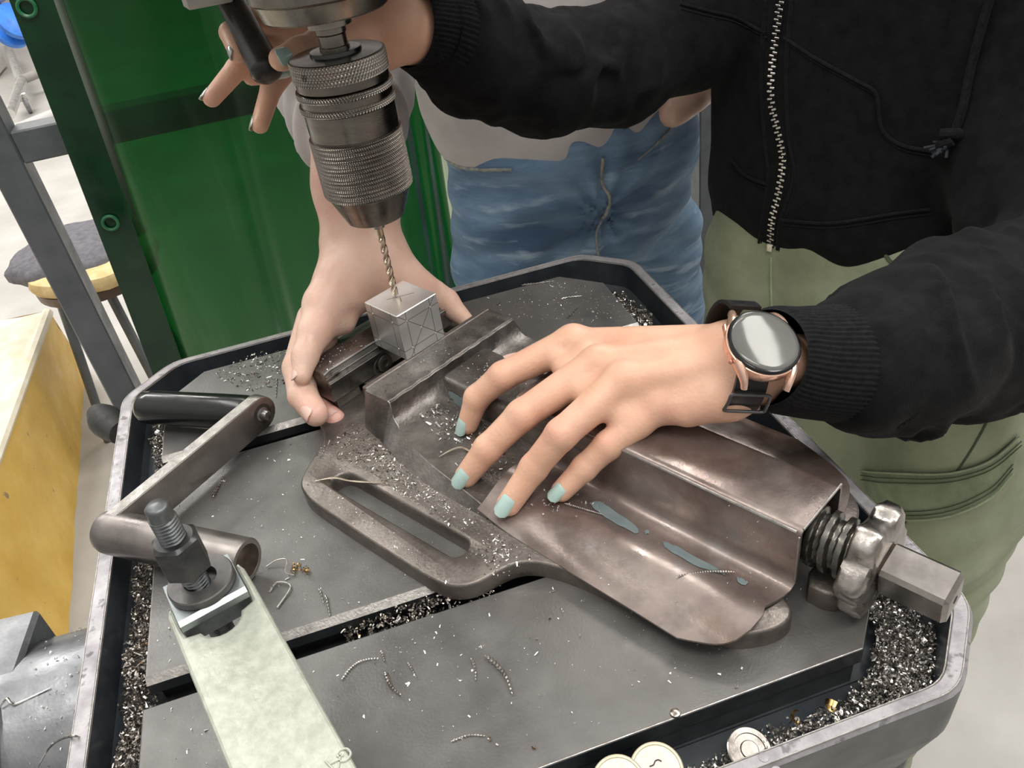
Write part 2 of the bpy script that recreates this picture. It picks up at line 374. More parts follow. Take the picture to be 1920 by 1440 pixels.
M_WOODD = mat('dark_stool_rim', (.06,.035,.025), (.1,.06,.045), rough=.5, scale=20)
M_INOX = mat('stainless_tube', (.55,.55,.53), (.68,.67,.65), rough=.35, metal=.8, scale=20, bump=.03)
M_BLUE = mat('blue_valve_paint', (.02,.13,.5), (.03,.2,.65), rough=.4, scale=20)
M_DARK = mat('dark_cabinet_paint', (.055,.06,.06), (.075,.08,.078), rough=.5, scale=5, bump=.03)
M_COLUMN = mat('machined_grey_iron', (.15,.155,.165), (.26,.265,.275), rough=.38, metal=.8, scale=30, bump=.12, bscale=400)
M_HEADC = mat('pale_grey_cast_paint', (.42,.42,.39), (.52,.52,.49), rough=.5, scale=40, bump=.3)
M_COIN = mat('pale_disc_face', (.46,.41,.37), (.52,.47,.43), rough=.35, scale=60, bump=.05, metal=.2)
M_COINE = mat('cream_disc_edge', (.48,.42,.28), (.58,.52,.36), rough=.35, scale=60, bump=.05, metal=.2)
M_SLATE = mat('blue_grey_paint_patch', (.155,.205,.215), (.20,.25,.255), rough=.5, scale=60, bump=.1)
M_LINE = mat('scribed_line', (.02,.016,.012), (.05,.035,.025), rough=.7, scale=90, bump=0)
M_RUBBER = mat('black_rubber', (.02,.02,.02), (.04,.038,.036), rough=.6, scale=60, bump=.3)

# translucent green welding curtain
def curtain_mat():
    m = bpy.data.materials.new('translucent_green_pvc'); m.use_nodes = True; nt = m.node_tree; N = nt.nodes; L = nt.links; N.remove(N['Principled BSDF'])
    out = N['Material Output']; tc = N.new('ShaderNodeTexCoord'); n1 = N.new('ShaderNodeTexNoise'); n1.inputs['Scale'].default_value = 6; n1.inputs['Detail'].default_value = 3
    mp = N.new('ShaderNodeMapping'); mp.inputs['Scale'].default_value = (1,1,.25); L.new(tc.outputs['Object'], mp.inputs[0]); L.new(mp.outputs[0], n1.inputs['Vector'])
    cr = N.new('ShaderNodeValToRGB'); cr.color_ramp.elements[0].position = .35; cr.color_ramp.elements[1].position = .7
    cr.color_ramp.elements[0].color = (.0,.035,.008,1); cr.color_ramp.elements[1].color = (.004,.085,.010,1); L.new(n1.outputs[0], cr.inputs[0])
    df = N.new('ShaderNodeBsdfDiffuse'); tl = N.new('ShaderNodeBsdfTranslucent'); tr = N.new('ShaderNodeBsdfTransparent'); gl = N.new('ShaderNodeBsdfGlossy')
    L.new(cr.outputs[0], df.inputs[0]); L.new(cr.outputs[0], tl.inputs[0]); tr.inputs[0].default_value = (.002,.085,.012,1); gl.inputs['Roughness'].default_value = .3; gl.inputs[0].default_value = (.75,.85,.72,1)
    a1 = N.new('ShaderNodeMixShader'); a1.inputs[0].default_value = .5; L.new(df.outputs[0], a1.inputs[1]); L.new(tl.outputs[0], a1.inputs[2])
    a2 = N.new('ShaderNodeMixShader'); a2.inputs[0].default_value = .6; L.new(a1.outputs[0], a2.inputs[1]); L.new(tr.outputs[0], a2.inputs[2])
    mw = N.new('ShaderNodeMapping'); mw.inputs['Scale'].default_value = (14,14,1.1); L.new(tc.outputs['Object'], mw.inputs[0])   # pale vertical streaks: soft reflections painted into the diffuse colour
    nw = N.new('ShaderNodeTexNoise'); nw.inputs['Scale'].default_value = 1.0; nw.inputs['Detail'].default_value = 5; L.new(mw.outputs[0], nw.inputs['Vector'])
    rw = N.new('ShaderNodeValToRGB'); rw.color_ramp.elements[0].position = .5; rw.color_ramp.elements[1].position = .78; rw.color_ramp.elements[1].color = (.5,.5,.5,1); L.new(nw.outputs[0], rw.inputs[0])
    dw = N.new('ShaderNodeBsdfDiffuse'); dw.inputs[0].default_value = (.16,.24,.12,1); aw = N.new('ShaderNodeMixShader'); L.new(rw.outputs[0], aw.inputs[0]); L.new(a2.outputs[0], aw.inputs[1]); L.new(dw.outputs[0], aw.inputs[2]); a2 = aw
    fr = N.new('ShaderNodeFresnel'); fr.inputs[0].default_value = 1.6
    a3 = N.new('ShaderNodeMixShader'); L.new(fr.outputs[0], a3.inputs[0]); L.new(a2.outputs[0], a3.inputs[1]); L.new(gl.outputs[0], a3.inputs[2])
    bp = N.new('ShaderNodeBump'); bp.inputs['Strength'].default_value = .12; bp.inputs['Distance'].default_value = .01; n5 = N.new('ShaderNodeTexNoise'); n5.inputs['Scale'].default_value = 9; L.new(mp.outputs[0], n5.inputs['Vector']); L.new(n5.outputs[0], bp.inputs['Height'])
    for q in (gl, fr, df): L.new(bp.outputs[0], q.inputs['Normal'])
    L.new(a3.outputs[0], out.inputs['Surface']); return m
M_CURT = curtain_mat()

# ================================================================== SETTING
FZ = -950
obj('floor', prism([(-9000,-3000),(9000,-3000),(9000,16000),(-9000,16000)], FZ-40, FZ), M_FLOOR, kind='structure', smooth=False)
for k, (x0, x1, y0) in enumerate([(900, 5200, 1500)]):   # cable-joint line in the floor
    a_, b_ = B(1812,968,FZ), B(1925,915,FZ); d_ = nrm(b_-a_)
    obj('trim_1', box((a_+b_)/2+Z*1.5, (1600, 16, 3), d_, np.cross(Z, d_)), mat('floor_joint_filler', (.33,.26,.2), (.4,.33,.27), rough=.7), kind='structure', smooth=False)

obj('wall_back', box(A(0,15900,2000), (18000,100,5900)), mat('pale_hall_wall', (.5,.49,.47), (.55,.54,.52), rough=.8), kind='structure', smooth=False)
# ------------------------------------------------------------------ work table of the press: plate with T slots and coolant tray
TX0, TX1, TY0, TY1 = 0., 395., 0., 448.
table = empty('work_table', (195,220,-60), 'octagonal drill press table with two T-slots, raised rim and chip gutter', 'table')
WL[table.name] = (195,220,-60)
c_ = 32
front_ = [(c_-6,0),(TX1-c_+6,0),(TX1,c_-4),(TX1,110.5),(0,110.5),(0,c_-4)]
mid_ = [(0,128),(TX1,128),(TX1,317),(0,317)]
back_ = [(0,335),(TX1,335),(TX1,TY1-c_),(TX1-c_,TY1),(c_,TY1),(0,TY1-c_)]
oct_ = [(c_-6,0),(TX1-c_+6,0),(TX1,c_-4),(TX1,TY1-c_),(TX1-c_,TY1),(c_,TY1),(0,TY1-c_),(0,c_-4)]
for nm_, pl_ in (('front_plate', front_), ('middle_plate', mid_), ('back_plate', back_)):
    wide = nm_ != 'front_plate'; yf_ = min(y for x, y in pl_)
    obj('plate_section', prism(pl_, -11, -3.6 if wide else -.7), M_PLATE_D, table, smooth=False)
    up_ = [(x, y+(3.6 if wide and y == yf_ else 0)) for x, y in pl_]
    obj('plate_edge', prism(up_, -3.7 if wide else -1.5, 0, bev=.9 if wide else 1.5), M_EDGE, table, smooth=False)
    if wide: obj('slot_chamfer', ([A(TX0,yf_,-3.7),A(TX1,yf_,-3.7),A(TX1,yf_+4.2,-3.7),A(TX0,yf_+4.2,-3.7),A(TX1,yf_+4.2,.09),A(TX0,yf_+4.2,.09)], [[0,3,2,1],[0,1,4,5],[2,3,5,4],[0,5,3],[1,2,4]]), M_EDGE, table, smooth=False)
    def pin(x, y):
        dy_ = 4.2 if (wide and y == yf_) else 1.0 if y in (128,335,0) else -1.0 if (y > 447 or y in (110.5,317)) else 0
        return (x+(1.0 if x < 1 else -1.0 if x > 394 else 0), y+dy_)
    obj('plate_top', prism([pin(x, y) for x, y in pl_], -.9, .07), M_PLATE, table, smooth=False)
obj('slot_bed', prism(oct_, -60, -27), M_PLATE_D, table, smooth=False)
for (y0, y1) in ((1.0,101),(137,308),(344,447)):
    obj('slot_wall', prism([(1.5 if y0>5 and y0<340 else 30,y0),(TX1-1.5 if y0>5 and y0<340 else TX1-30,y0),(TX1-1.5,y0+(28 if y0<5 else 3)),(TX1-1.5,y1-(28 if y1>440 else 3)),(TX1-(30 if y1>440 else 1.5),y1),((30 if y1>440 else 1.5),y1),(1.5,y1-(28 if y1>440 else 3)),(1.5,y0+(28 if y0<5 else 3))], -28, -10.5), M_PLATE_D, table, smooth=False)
def octo(x0, x1, y0, y1, c):
    return [(x0+c,y0),(x1-c,y0),(x1,y0+c),(x1,y1-c),(x1-c,y1),(x0+c,y1),(x0,y1-c),(x0,y0+c)]
def rounded(poly, r=6, n=4):
    out = []; p = [A(*q) for q in poly]
    for i in range(len(p)):
        a_, b_, c2 = p[i-1], p[i], p[(i+1)%len(p)]; d1 = nrm(a_-b_); d2 = nrm(c2-b_); s_ = min(r, np.linalg.norm(a_-b_)*.45, np.linalg.norm(c2-b_)*.45)
        q0, q2 = b_+d1*s_, b_+d2*s_
        for t in np.linspace(0,1,n): out.append(tuple((1-t)**2*q0+2*t*(1-t)*b_+t*t*q2))
    return out
tray_o = octo(-39,439,-37,482,40); tray_i = octo(-28,429,-29,475,37)
def ringband(o1, z1, i1, z2):
    n_ = len(o1); v = [A(*p, z1) for p in o1]+[A(*p, z2) for p in i1]; return v, [[i,(i+1)%n_,n_+(i+1)%n_,n_+i] for i in range(n_)]
ro, ri = rounded(tray_o, 12, 5), rounded(tray_i, 10, 5)
def grow(poly, d):
    p = np.array(poly); c0 = A(200,222); return [tuple(q+d*np.array([np.sign(q[0]-c0[0])*min(1,abs(q[0]-c0[0])/200), np.sign(q[1]-c0[1])*min(1,abs(q[1]-c0[1])/220)])) for q in p]
rt = join(ringband(grow(ro,0), -4, grow(ro,-2), -1), ringband(grow(ro,-2), -1, grow(ri,1), -1), ringband(grow(ri,1), -1, grow(ri,0), -2.6))
obj('tray_rim', rt, M_RIM, table, angle=20)
for nm_, rr_, zz_ in (('inner', grow(ri,.3), -1.4), ('outer', grow(ro,-1.6), -1.2)):
    pts_ = [A(*q, zz_) for q in rr_]; obj('worn_rim_edge', tube(pts_+[pts_[0]], .5, 6, 1), M_EDGE, table)
obj('tray_outer_wall', join(ringband(grow(ro,-14), -92, grow(ro,-1), -40), ringband(grow(ro,-1), -40, grow(ro,0), -4)), mat('tray_outer_paint', (.10,.105,.10), (.15,.155,.145), rough=.42, metal=.3, scale=20, bump=.15), table, angle=30)
obj('tray_inner_wall', join(ringband(grow(ri,0), -2.6, grow(ri,-2.5), -24), ringband(grow(ri,-2.5), -24, grow(ri,-7), -29)), M_TRAY, table, angle=30)
obj('tray_floor', prism(grow(ri,-3), -92, -28.5), M_TRAY, table, smooth=False)

# arm and clamp block carrying the table, seen at the lower left below the rim
arm = empty('table_support_arm', (-90,190,-260), 'grey machined arm with clamp block under left rim of table', 'machine part')
WL[arm.name] = (-90,190,-260)
obj('arm_cylinder', lathe([(78,-60),(80,-58),(80,60),(76,61),(76,64),(80,65),(80,118),(120,118)][:7]+[(80,80)], A(-125,214,-137), A(1,-.06,0), 64), M_COLUMN, arm, angle=40)
obj('clamp_block', box(A(-222,180,-150), (210,222,184), A(1,-.1,0), A(.1,1,0), bev=3), M_COLUMN, arm, smooth=False)
o = obj('clamp_lever_knob', tube([B(228,812,-80), B(205,795,-80), B(183,775,-80)], [12,15,17,11], 16, 5), M_RUBBER, label='dark lumpy lever knob poking out beyond the left table rim', cat='knob')

# ------------------------------------------------------------------ welding screen: frame and curtain
YF = 940
scr = empty('welding_screen', tuple(B(125,515,YF,1)*A(1,1,0)+A(0,0,FZ)), 'grey steel welding screen frame hung with translucent green curtain', 'screen')
pl = B(125,515,YF,1); pr = B(1322,350,YF,1)
for p_ in (pl, pr): obj('post', box(A(p_[0], YF, (FZ+700)/2), (40,40,700-FZ), bev=2), M_FRAME, scr, smooth=False)
zb = B(200,235,YF,1)[2]
obj('crossbar', box(A((pl[0]+pr[0])/2, YF, zb), (pr[0]-pl[0]-40, 38, 40), bev=2), M_FRAME, scr, smooth=False)
obj('crossbar', box(A((pl[0]+pr[0])/2, YF, 700), (pr[0]-pl[0]+40, 38, 40), bev=2), M_FRAME, scr, smooth=False)
obj('crossbar', box(A((pl[0]+pr[0])/2, YF, FZ+120), (pr[0]-pl[0]-40, 38, 40), bev=2), M_FRAME, scr, smooth=False)
for p_ in (pl, pr): obj('foot', box(A(p_[0], YF-60, FZ+20), (40,440,40), bev=2), M_FRAME, scr, smooth=False)
YC = 903
xl_t, xl_b = B(22,0,YC,1), B(286,690,YC,1)
xr0 = 640.
nx_, nz_ = 420, 26; v = []; f = []
CREASE = [(random.uniform(.03,.97), random.uniform(.010,.026), random.uniform(4,9)*random.choice((-1,1)), random.uniform(-.04,.04)) for _ in range(15)]
for i in range(nx_+1):
    for j in range(nz_+1):
        s_ = i/nx_; z = 690-(690+700)*j/nz_
        xl = xl_b[0]+(xl_t[0]-xl_b[0])*(z-xl_b[2])/(xl_t[2]-xl_b[2])
        x = xl+(xr0-xl)*s_
        amp = 10*(.55+.5*math.sin(s_*5+.4))*(.75+.25*math.sin(z*.006))
        y = YC+amp*math.sin(s_*25+1.3*math.sin(s_*9+z*.0016)+z*.0012)+3.2*math.sin(s_*58+z*.002)*math.exp(-((s_-.4)/.25)**2)-9*math.exp(-(s_/.015)**2)+sum(h_*math.exp(-((s_-c_0-k_*(z+200)/900)/w_)**2) for c_0, w_, h_, k_ in CREASE)
        v.append(A(x, max(YC-15, min(y, YC+16)), z))
for i in range(nx_):
    for j in range(nz_):
        a_ = i*(nz_+1)+j; f.append([a_, a_+nz_+1, a_+nz_+2, a_+1])
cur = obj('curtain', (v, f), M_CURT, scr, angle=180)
# doubled hem along the free edge, with eyelets
hem = []
for j in range(nz_+1):
    z = 690-1390*j/nz_; xl = xl_b[0]+(xl_t[0]-xl_b[0])*(z-xl_b[2])/(xl_t[2]-xl_b[2]); hem.append((xl, z))
v = [A(x+dx, YC-12-dy, z) for x, z in hem for dx, dy in ((0,0),(22,1.5),(44,0))]; f = []
for j in range(nz_):
    for k in range(2): a_ = j*3+k; f.append([a_, a_+1, a_+4, a_+3])
M_HEM = mat('dark_green_doubled_hem', (.002,.022,.008), (.004,.04,.012), rough=.2, scale=14, bump=.15, bscale=30)
obj('hem', (v, f), M_HEM, scr, angle=180)
M_EYE = mat('green_eyelet', (.01,.11,.04), (.02,.17,.07), rough=.35)
for (ex, ey) in ((50,14),(207,418)):
    c0 = B(ex,ey,YC-16,1); ring = [c0+A(math.cos(t)*9,0,math.sin(t)*9) for t in np.linspace(0,2*math.pi,17)]
    obj('eyelet', tube(ring, 2.2, 6, 2), M_EYE, scr)

# ------------------------------------------------------------------ background: yellow concrete block, stool, cart, cabinet, white bin
yb = [B(160,692,FZ), B(128,1190,FZ)]
ht = 330; t0 = B(92,582,FZ+ht); t1 = B(-8,800,FZ+ht)
far_b, near_b = yb; dirY = nrm(near_b-far_b); near_b = far_b+dirY*1500
t0b = t0+A(-600,60,0); t1 = t0+nrm(A(dirY[0]-.10, dirY[1], 0))*1500; t1b = t1+A(-600,0,0)
lowL0 = far_b+A(-900,60,0); lowL1 = near_b+A(-900,0,0)
bl = empty('concrete_block', tuple((far_b+near_b+lowL0+lowL1)/4), 'large yellow painted concrete block with worn pale top on floor', 'block')
WL[bl.name] = tuple((far_b+near_b+lowL0+lowL1)/4)
def slabmesh(p8): return p8, [[0,1,2,3],[4,7,6,5],[0,4,5,1],[1,5,6,2],[2,6,7,3],[3,7,4,0]]
def subdivgrid(a_, b_, c2, d_, n1, n2, amp, nr):
    vv, ff = [], []
    for i in range(n1+1):
        for j in range(n2+1):
            s_, t_ = i/n1, j/n2; p = (a_*(1-s_)+b_*s_)*(1-t_)+(d_*(1-s_)+c2*s_)*t_
            vv.append(p+nr*amp*math.sin(i*1.7+j*2.3)*math.sin(i*.9-j*1.3))
    for i in range(n1):
        for j in range(n2): q = i*(n2+1)+j; ff.append([q, q+1, q+n2+2, q+n2+1])
    return vv, ff
obj('block_side', join(subdivgrid(far_b, near_b, t1, t0, 24, 8, 3, A(1,0,.3)), ([far_b, t0, t0b, lowL0], [[0,1,2,3]]), ([near_b, lowL1, t1b, t1], [[0,1,2,3]])), M_YELLOW, bl, angle=60)
obj('block_top', subdivgrid(t0, t1, t1b, t0b, 24, 8, 3, Z), M_WORN, bl, angle=60)
e1 = [far_b*.55+t0*.45+A(4,0,3), near_b*.55+t1*.45+A(4,0,3)]
obj('corner_wear', tube([t0+A(-6,0,-6), (t0+t1)/2+A(-6,0,-6), t1+A(-6,0,-6)], 14, 8, 8), M_WORN, bl)
obj('seam_ridge', tube([B(157,690,FZ+12), B(100,900,FZ+70), B(40,1130,FZ+110)], 7, 6, 4), mat('worn_yellow_seam', (.52,.36,.16), (.62,.46,.24), rough=.6), bl)

st = empty('stool', tuple(B(158,520,FZ+480)*A(1,1,0)+A(0,0,FZ)), 'round workshop stool with torn grey cover showing yellow foam', 'stool')
WL[st.name] = tuple(B(158,520,FZ+480)*A(1,1,0)+A(0,0,FZ))
sc = B(165,505,FZ+470)
pr_ = lambda r, t, h, k: r*(1+.03*math.sin(5*t+1)+.02*math.sin(9*t))
obj('foam_pad', lathe([(120,0),(150,6),(158,22),(152,40),(120,46),(40,48)], sc+A(25,-20,0), Z, 40, rfun=pr_), M_FOAM, st, angle=60)
obj('torn_cover', lathe([(146,14),(166,24),(168,44),(150,58),(90,66),(20,68)], sc+A(-14,45,0), Z, 48, rfun=lambda r,t,h,k: r*(1+.035*math.sin(4*t)+.03*math.sin(11*t+.5))), M_JACKET, st, angle=60)
obj('seat_rim', lathe([(140,-26),(150,-24),(152,0),(140,2)], sc+A(20,-10,0), Z, 40), M_WOODD, st)
for k in range(4):
    t = k*math.pi/2+.5; a_ = sc+A(math.cos(t)*90, math.sin(t)*90, -24); b_ = a_+A(math.cos(t)*60, math.sin(t)*60, 0); b_[2] = FZ
    obj('leg', tube([a_, b_], 12, 10, 1), M_FRAME, st)

ct = empty('steel_trolley', tuple(B(60,215,FZ)), 'stainless steel trolley frame on castors in the far background', 'trolley')
WL[ct.name] = tuple(B(60,215,FZ))
c1 = B(28,232,FZ); c2 = B(112,196,FZ)
def bar(a_, b_, w=34, mt=M_INOX): obj('tube', tube([a_, b_], w/2, 12, 1), mt, ct)
h0 = 130
pA = B(18,214,FZ+h0); pB = B(42,148,FZ+h0); pC = B(92,136,FZ+h0); 
bar(pA, pB, 62); bar(B(24,246,FZ+40), B(104,214,FZ+40), 70, mat('pale_cart_panel', (.45,.44,.42), (.5,.49,.47), rough=.6)); bar(B(16,90,FZ+h0), B(38,150,FZ+h0), 60)
bar(B(40,150,FZ+h0), B(76,136,FZ+h0), 60, mat('taupe_tube', (.25,.23,.21), (.3,.28,.26), rough=.5))
cc_ = B(50,196,FZ+55)
obj('castor', lathe([(30,-14),(52,-12),(55,0),(52,12),(30,14)], cc_, A(.9,.3,0), 24), mat('grey_castor', (.16,.16,.16), (.3,.3,.3), rough=.5), ct)
obj('castor_fork', box(cc_+A(0,0,50), (60,40,50), bev=6), M_INOX, ct)
obj('pipe_valve', join(lathe([(60,-60),(95,-50),(95,-20),(60,-10),(60,30),(95,40),(95,70),(50,80)], B(24,50,FZ+620), A(.6,-.6,.5), 24), lathe([(20,0),(22,120),(60,122),(60,140)], B(24,50,FZ+620), A(-.3,.2,1), 20)), M_BLUE, label='bright blue pipe valve behind the trolley at far left', cat='valve')
obj('white_machine_housing', box(B(-40,40,FZ+500)+A(-700,900,-150), (900,500,700), bev=20), mat('white_machine_paint', (.62,.6,.57), (.68,.66,.63), rough=.5), label='large whitish machine housing at the far upper left', cat='machine', smooth=False)

# things glimpsed between the two people
cab = B(1292,330,1150,1)
obj('dark_cabinet', box(A(cab[0]+20,1215,-390), (170,120,1120), bev=5), M_DARK, label='tall dark grey cabinet behind the gap between the two people', cat='cabinet', smooth=False)
wb = B(1345,440,1500,1)
obj('white_bin', lathe([(120,0),(140,20),(150,500),(156,505),(156,520),(140,522)], A(wb[0]+90,1500,FZ), Z, 40), mat('white_plastic', (.75,.73,.70), (.8,.78,.75), rough=.4), label='white plastic bin on the floor behind the grey post', cat='bin')

# ================================================================== VISE
vc = 3.0
vis = empty('drill_vise', tuple(G(150,vc,0)), 'heavy worn brown-grey drill press vise lying diagonally on the table', 'vise')
WL[vis.name] = tuple(G(150,vc,0))
TG = lambda u, v, z: G(u, v, z)
def mir(p): return [(u, 2*vc-v) for u, v in p]
half = [(-46,-60),(-34,-76),(-14,-88),(0,-93),(9,-101),(14,-112),(22,-126),(30,-136),(44,-140.5),(62,-141),(115,-139),(172,-136.5),(185,-131),(192,-121),(195,-108),(199,-98),(206,-91),(218,-85.5),(237,-81),(270,-77),(305,-73),(322,-66),(334,-55),(341,-42),(340,-32),(330,-27)]
outl = half+[(322,-20),(322,26),(330,31),(338,42),(334,58),(318,70),(300,80),(255,82),(60,76),(-10,74),(-48,64),(-48,-46)]
def smooth2(poly, it=2):
    p = [A(*q) for q in poly]
    for _ in range(it):
        q = []
        for i in range(len(p)): a_, b_ = p[i], p[(i+1)%len(p)]; q += [a_*.75+b_*.25, a_*.25+b_*.75]
        p = q
    return [tuple(x) for x in p]
outl = smooth2(outl, 2)
slot_c0, slot_c1, sr = A(54,-115.5), A(160,-109.5), 8.2
dsl = nrm(slot_c1-slot_c0); nsl = A(-dsl[1], dsl[0])
slot = [tuple(slot_c1+sr*(dsl*math.cos(t)+nsl*math.sin(t))) for t in np.linspace(-1.2,1.2,7)]+[tuple(slot_c0-(sr)*(dsl*math.cos(t)+nsl*math.sin(t))) for t in np.linspace(-1.5,1.5,9)]
obj('base_flange', prism(outl, 0.2, 12.5, TG, bev=1.8, hole=slot), M_CASTB, vis, angle=50)
# raised slideway between the jaws and under the rear jaw
obj('slideway', join(prism([(-72,-40),(25,-40),(25,-22),(-72,-22)], 12.3, 20, TG, 1), prism([(-72,28),(25,28),(25,46),(-72,46)], 12.3, 20, TG, 1)), M_CAST, vis, smooth=False)
obj('screw_boss', lathe([(4,0),(7,-.2),(7.2,-1),(9,-1),(9.6,-.2),(10,1),(10,10)], G(-16.4,-20,24), -U, 28), M_CAST, vis)
# front (fixed) jaw casting with its concave ramp
US = [20.3, 25, 45, 47.2, 48.3, 50.5, 55, 62, 73, 88, 108, 135, 160]
ZT = [42, 42, 42, 40.5, 34, 29.5, 26, 24, 22.4, 21.4, 20.8, 20.4, 17]
VT = [-61.5,-61.5,-60.5,-60.5,-61.5,-62.5,-63.5,-66,-69,-72,-75,-77.5,-79]
VB = [-70,-71,-74,-75,-75.5,-76,-77.5,-79,-81,-83,-85,-84,-83]
rows = []
nV = 26
for k in range(len(US)):
    r = [G(US[k], VB[k], 12)]
    for i in range(nV+1):
        t = i/nV; vt = VT[k]+(2*vc+3.5-2*VT[k])*t if False else VT[k]*(1-t)+(2*vc+1-VT[k])*t
        dz = 0
        if ZT[k] < 33: dz = 1.2*math.sin(t*9+k)*.4
        r.append(G(US[k]+(0 if k in (0,1,2) else .5*math.sin(i*1.9+k*2.1)), vt, ZT[k]+dz-(.8 if i in (0,nV) and k<3 else 0)))
    r.append(G(US[k], 2*vc-VB[k], 12)); rows.append(r)
nr_ = len(rows[0]); v = [p for r in rows for p in r]; f = []
for k in range(len(US)-1):
    for i in range(nr_-1): f.append([k*nr_+i, (k+1)*nr_+i, (k+1)*nr_+i+1, k*nr_+i+1])
f.append(list(range(nr_))); f.append([(len(US)-1)*nr_+i for i in range(nr_)][::-1])
f = [q[::-1] for q in f]
obj('fixed_jaw', (v, f), M_CAST, vis, angle=32)
obj('jaw_insert', box(G(17.8,vc+.5,28.6), (4.6,128,27.2), U, V, bev=.7), M_STEEL if False else M_CASTB, vis, smooth=False)
# worn bright lips of the fixed jaw
obj('worn_edge', join(tube([G(45.6,-60,41.6)]+[G(45.9+.5*math.sin(i*2.3), -60+i*6.35, 41.55+.2*math.sin(i*3.1)) for i in range(1,20)]+[G(45.6,67,41.5)], .5, 6, 2),
     tube([G(US[k], VT[k], ZT[k]-.3) for k in range(2,13)], .45, 6, 3)), M_EDGE, vis)
# cast block behind the fixed jaw
blk = prism(rounded([(55,-19.5),(205,-19.5),(205,27),(55,27)], 6, 5), 12, 42, TG, bev=3.2)
obj('screw_housing', blk, M_CAST, vis, angle=60)
PATCH_LATER = True
# sheet cover: channel with flared feet
prof = [(-83.8,13.0),(-77,14.4),(-69,16.6),(-61,19),(-55,20.2),(-50,20.4),(-43,18.6),(-36,15.8),(-29,14.2),(-23.6,14.8),(-20.6,17.5),(-19.6,22),(-19.4,50.5),(-18.6,53.6),(-16.6,55.2),(-14,55.6)]
prof = [(-83.8,13.0),(-82,13.35),(-80,13.75),(-78,14.15),(-76,14.6),(-74,15.1),(-72,15.7)]+prof[2:]
prof = prof+[(2*vc+.5-a_, b_) for a_, b_ in prof[::-1]]
us = np.concatenate([np.linspace(128,332,36), [333.2]]); th = 1.6; v = []; f = []; n_ = len(prof)
def endu(va):   # where the flared foot ends: rounded outline towards the screw end
    a_ = abs(va-vc); return 333.5 if a_ < 24 else 333.5-2*(a_-24)/10 if a_ < 50 else (331.5-27*((a_-50)/36)**4 if va < vc else 327-((a_-50)/33)**2*40)
def startu(va):
    a_ = abs(va-vc); return 132 if a_ < 26 else 150+((a_-26)/57)*4
for s_ in (0,1):
    for k, u in enumerate(us):
        t = k/(len(us)-1)
        for i, (vv_, zz_) in enumerate(prof):
            ut = startu(vv_)+(endu(vv_)-startu(vv_))*t
            sg = nrm(A(prof[min(i+1,n_-1)][0]-prof[max(i-1,0)][0], prof[min(i+1,n_-1)][1]-prof[max(i-1,0)][1])); nn = A(sg[1], -sg[0])
            dent = .5*math.sin(ut*.07+i)*math.sin(ut*.031+1); a_ = abs(vv_-vc)
            lift = 6.5*math.exp(-((ut-148)/22)**2)*min(1,max(0,(a_-24)/20))
            v.append(G(ut, vv_+nn[0]*th*s_*(1 if True else 0), zz_+nn[1]*th*s_+(dent*.5 if a_ > 26 else dent*.25)+lift))
m_ = len(us)*n_
for k in range(len(us)-1):
    for i in range(n_-1):
        q = [k*n_+i, k*n_+i+1, (k+1)*n_+i+1, (k+1)*n_+i]; f.append(q[::-1]); f.append([x+m_ for x in q])
for k in (0, len(us)-1):
    for i in range(n_-1): q = [k*n_+i, k*n_+i+1, k*n_+i+1+m_, k*n_+i+m_]; f.append(q if k == 0 else q[::-1])
for i in (0, n_-1):
    for k in range(len(us)-1): q = [k*n_+i, (k+1)*n_+i, (k+1)*n_+i+m_, k*n_+i+m_]; f.append(q if i else q[::-1])
cover = (v, f)
cov = obj('sheet_cover', cover, M_BROWN, vis, angle=45)
covb = bvh(cover)
def patch(pts, mt, name, lift=.35, b=covb, parent=vis):
    """thin flake of old paint lying on the sheet"""
    c0 = np.mean(pts, 0); ps = []
    k = len(pts); P2 = smoothpath([(x, y, 0) for x, y in pts]+[(*pts[0], 0)], 4)[:-1]
    ctr = hit(b, c0[0], c0[1], lift); ps = [hit(b, q[0]+random.uniform(-1.5,1.5), q[1]+random.uniform(-1.5,1.5), lift) for q in P2]
    if ctr is None or any(p is None for p in ps): return
    v_ = [ctr]+ps; f_ = [[0, i+1, (i+1)%len(ps)+1] for i in range(len(ps))]
    return obj(name, (v_, f_), mt, parent, smooth=False)
patch([(1105,945),(1120,960),(1150,980),(1190,1000),(1196,992),(1165,968),(1125,942)], M_SLATE, 'paint_flake')
patch([(1243,1016),(1262,1022),(1300,1042),(1352,1072),(1357,1078),(1322,1068),(1280,1048),(1246,1026)], M_SLATE, 'paint_flake')
patch([(1380,1083),(1392,1085),(1402,1093),(1396,1098),(1384,1093)], M_SLATE, 'paint_flake')
patch([(1208,996),(1214,994),(1217,1001),(1210,1002)], M_SLATE, 'paint_flake')
blkb = bvh(blk)
patch([(842,733),(850,735),(858,741),(868,746),(875,751),(876,760),(870,770),(862,764),(854,759),(850,751),(844,745)], M_SLATE, 'paint_flake', .3, blkb)
# worn bright crease lines of the sheet
obj('worn_crease', join(tube([G(u,-18.9,54.0) for u in np.linspace(150,331,12)], .9, 6, 2), tube([G(333.6,t,55.9) for t in np.linspace(-17,24,6)], .7, 6, 2), tube([G(333.4,-20.6,z) for z in np.linspace(53,20,6)], .5, 6, 2)), M_EDGE, vis)
obj('end_foot', join(prism(smooth2([(334,-14),(352,-14),(356,-4),(356,12),(352,20),(334,20)],1), 0.3, 14, TG, 1.5),), M_CASTB, vis, angle=50)
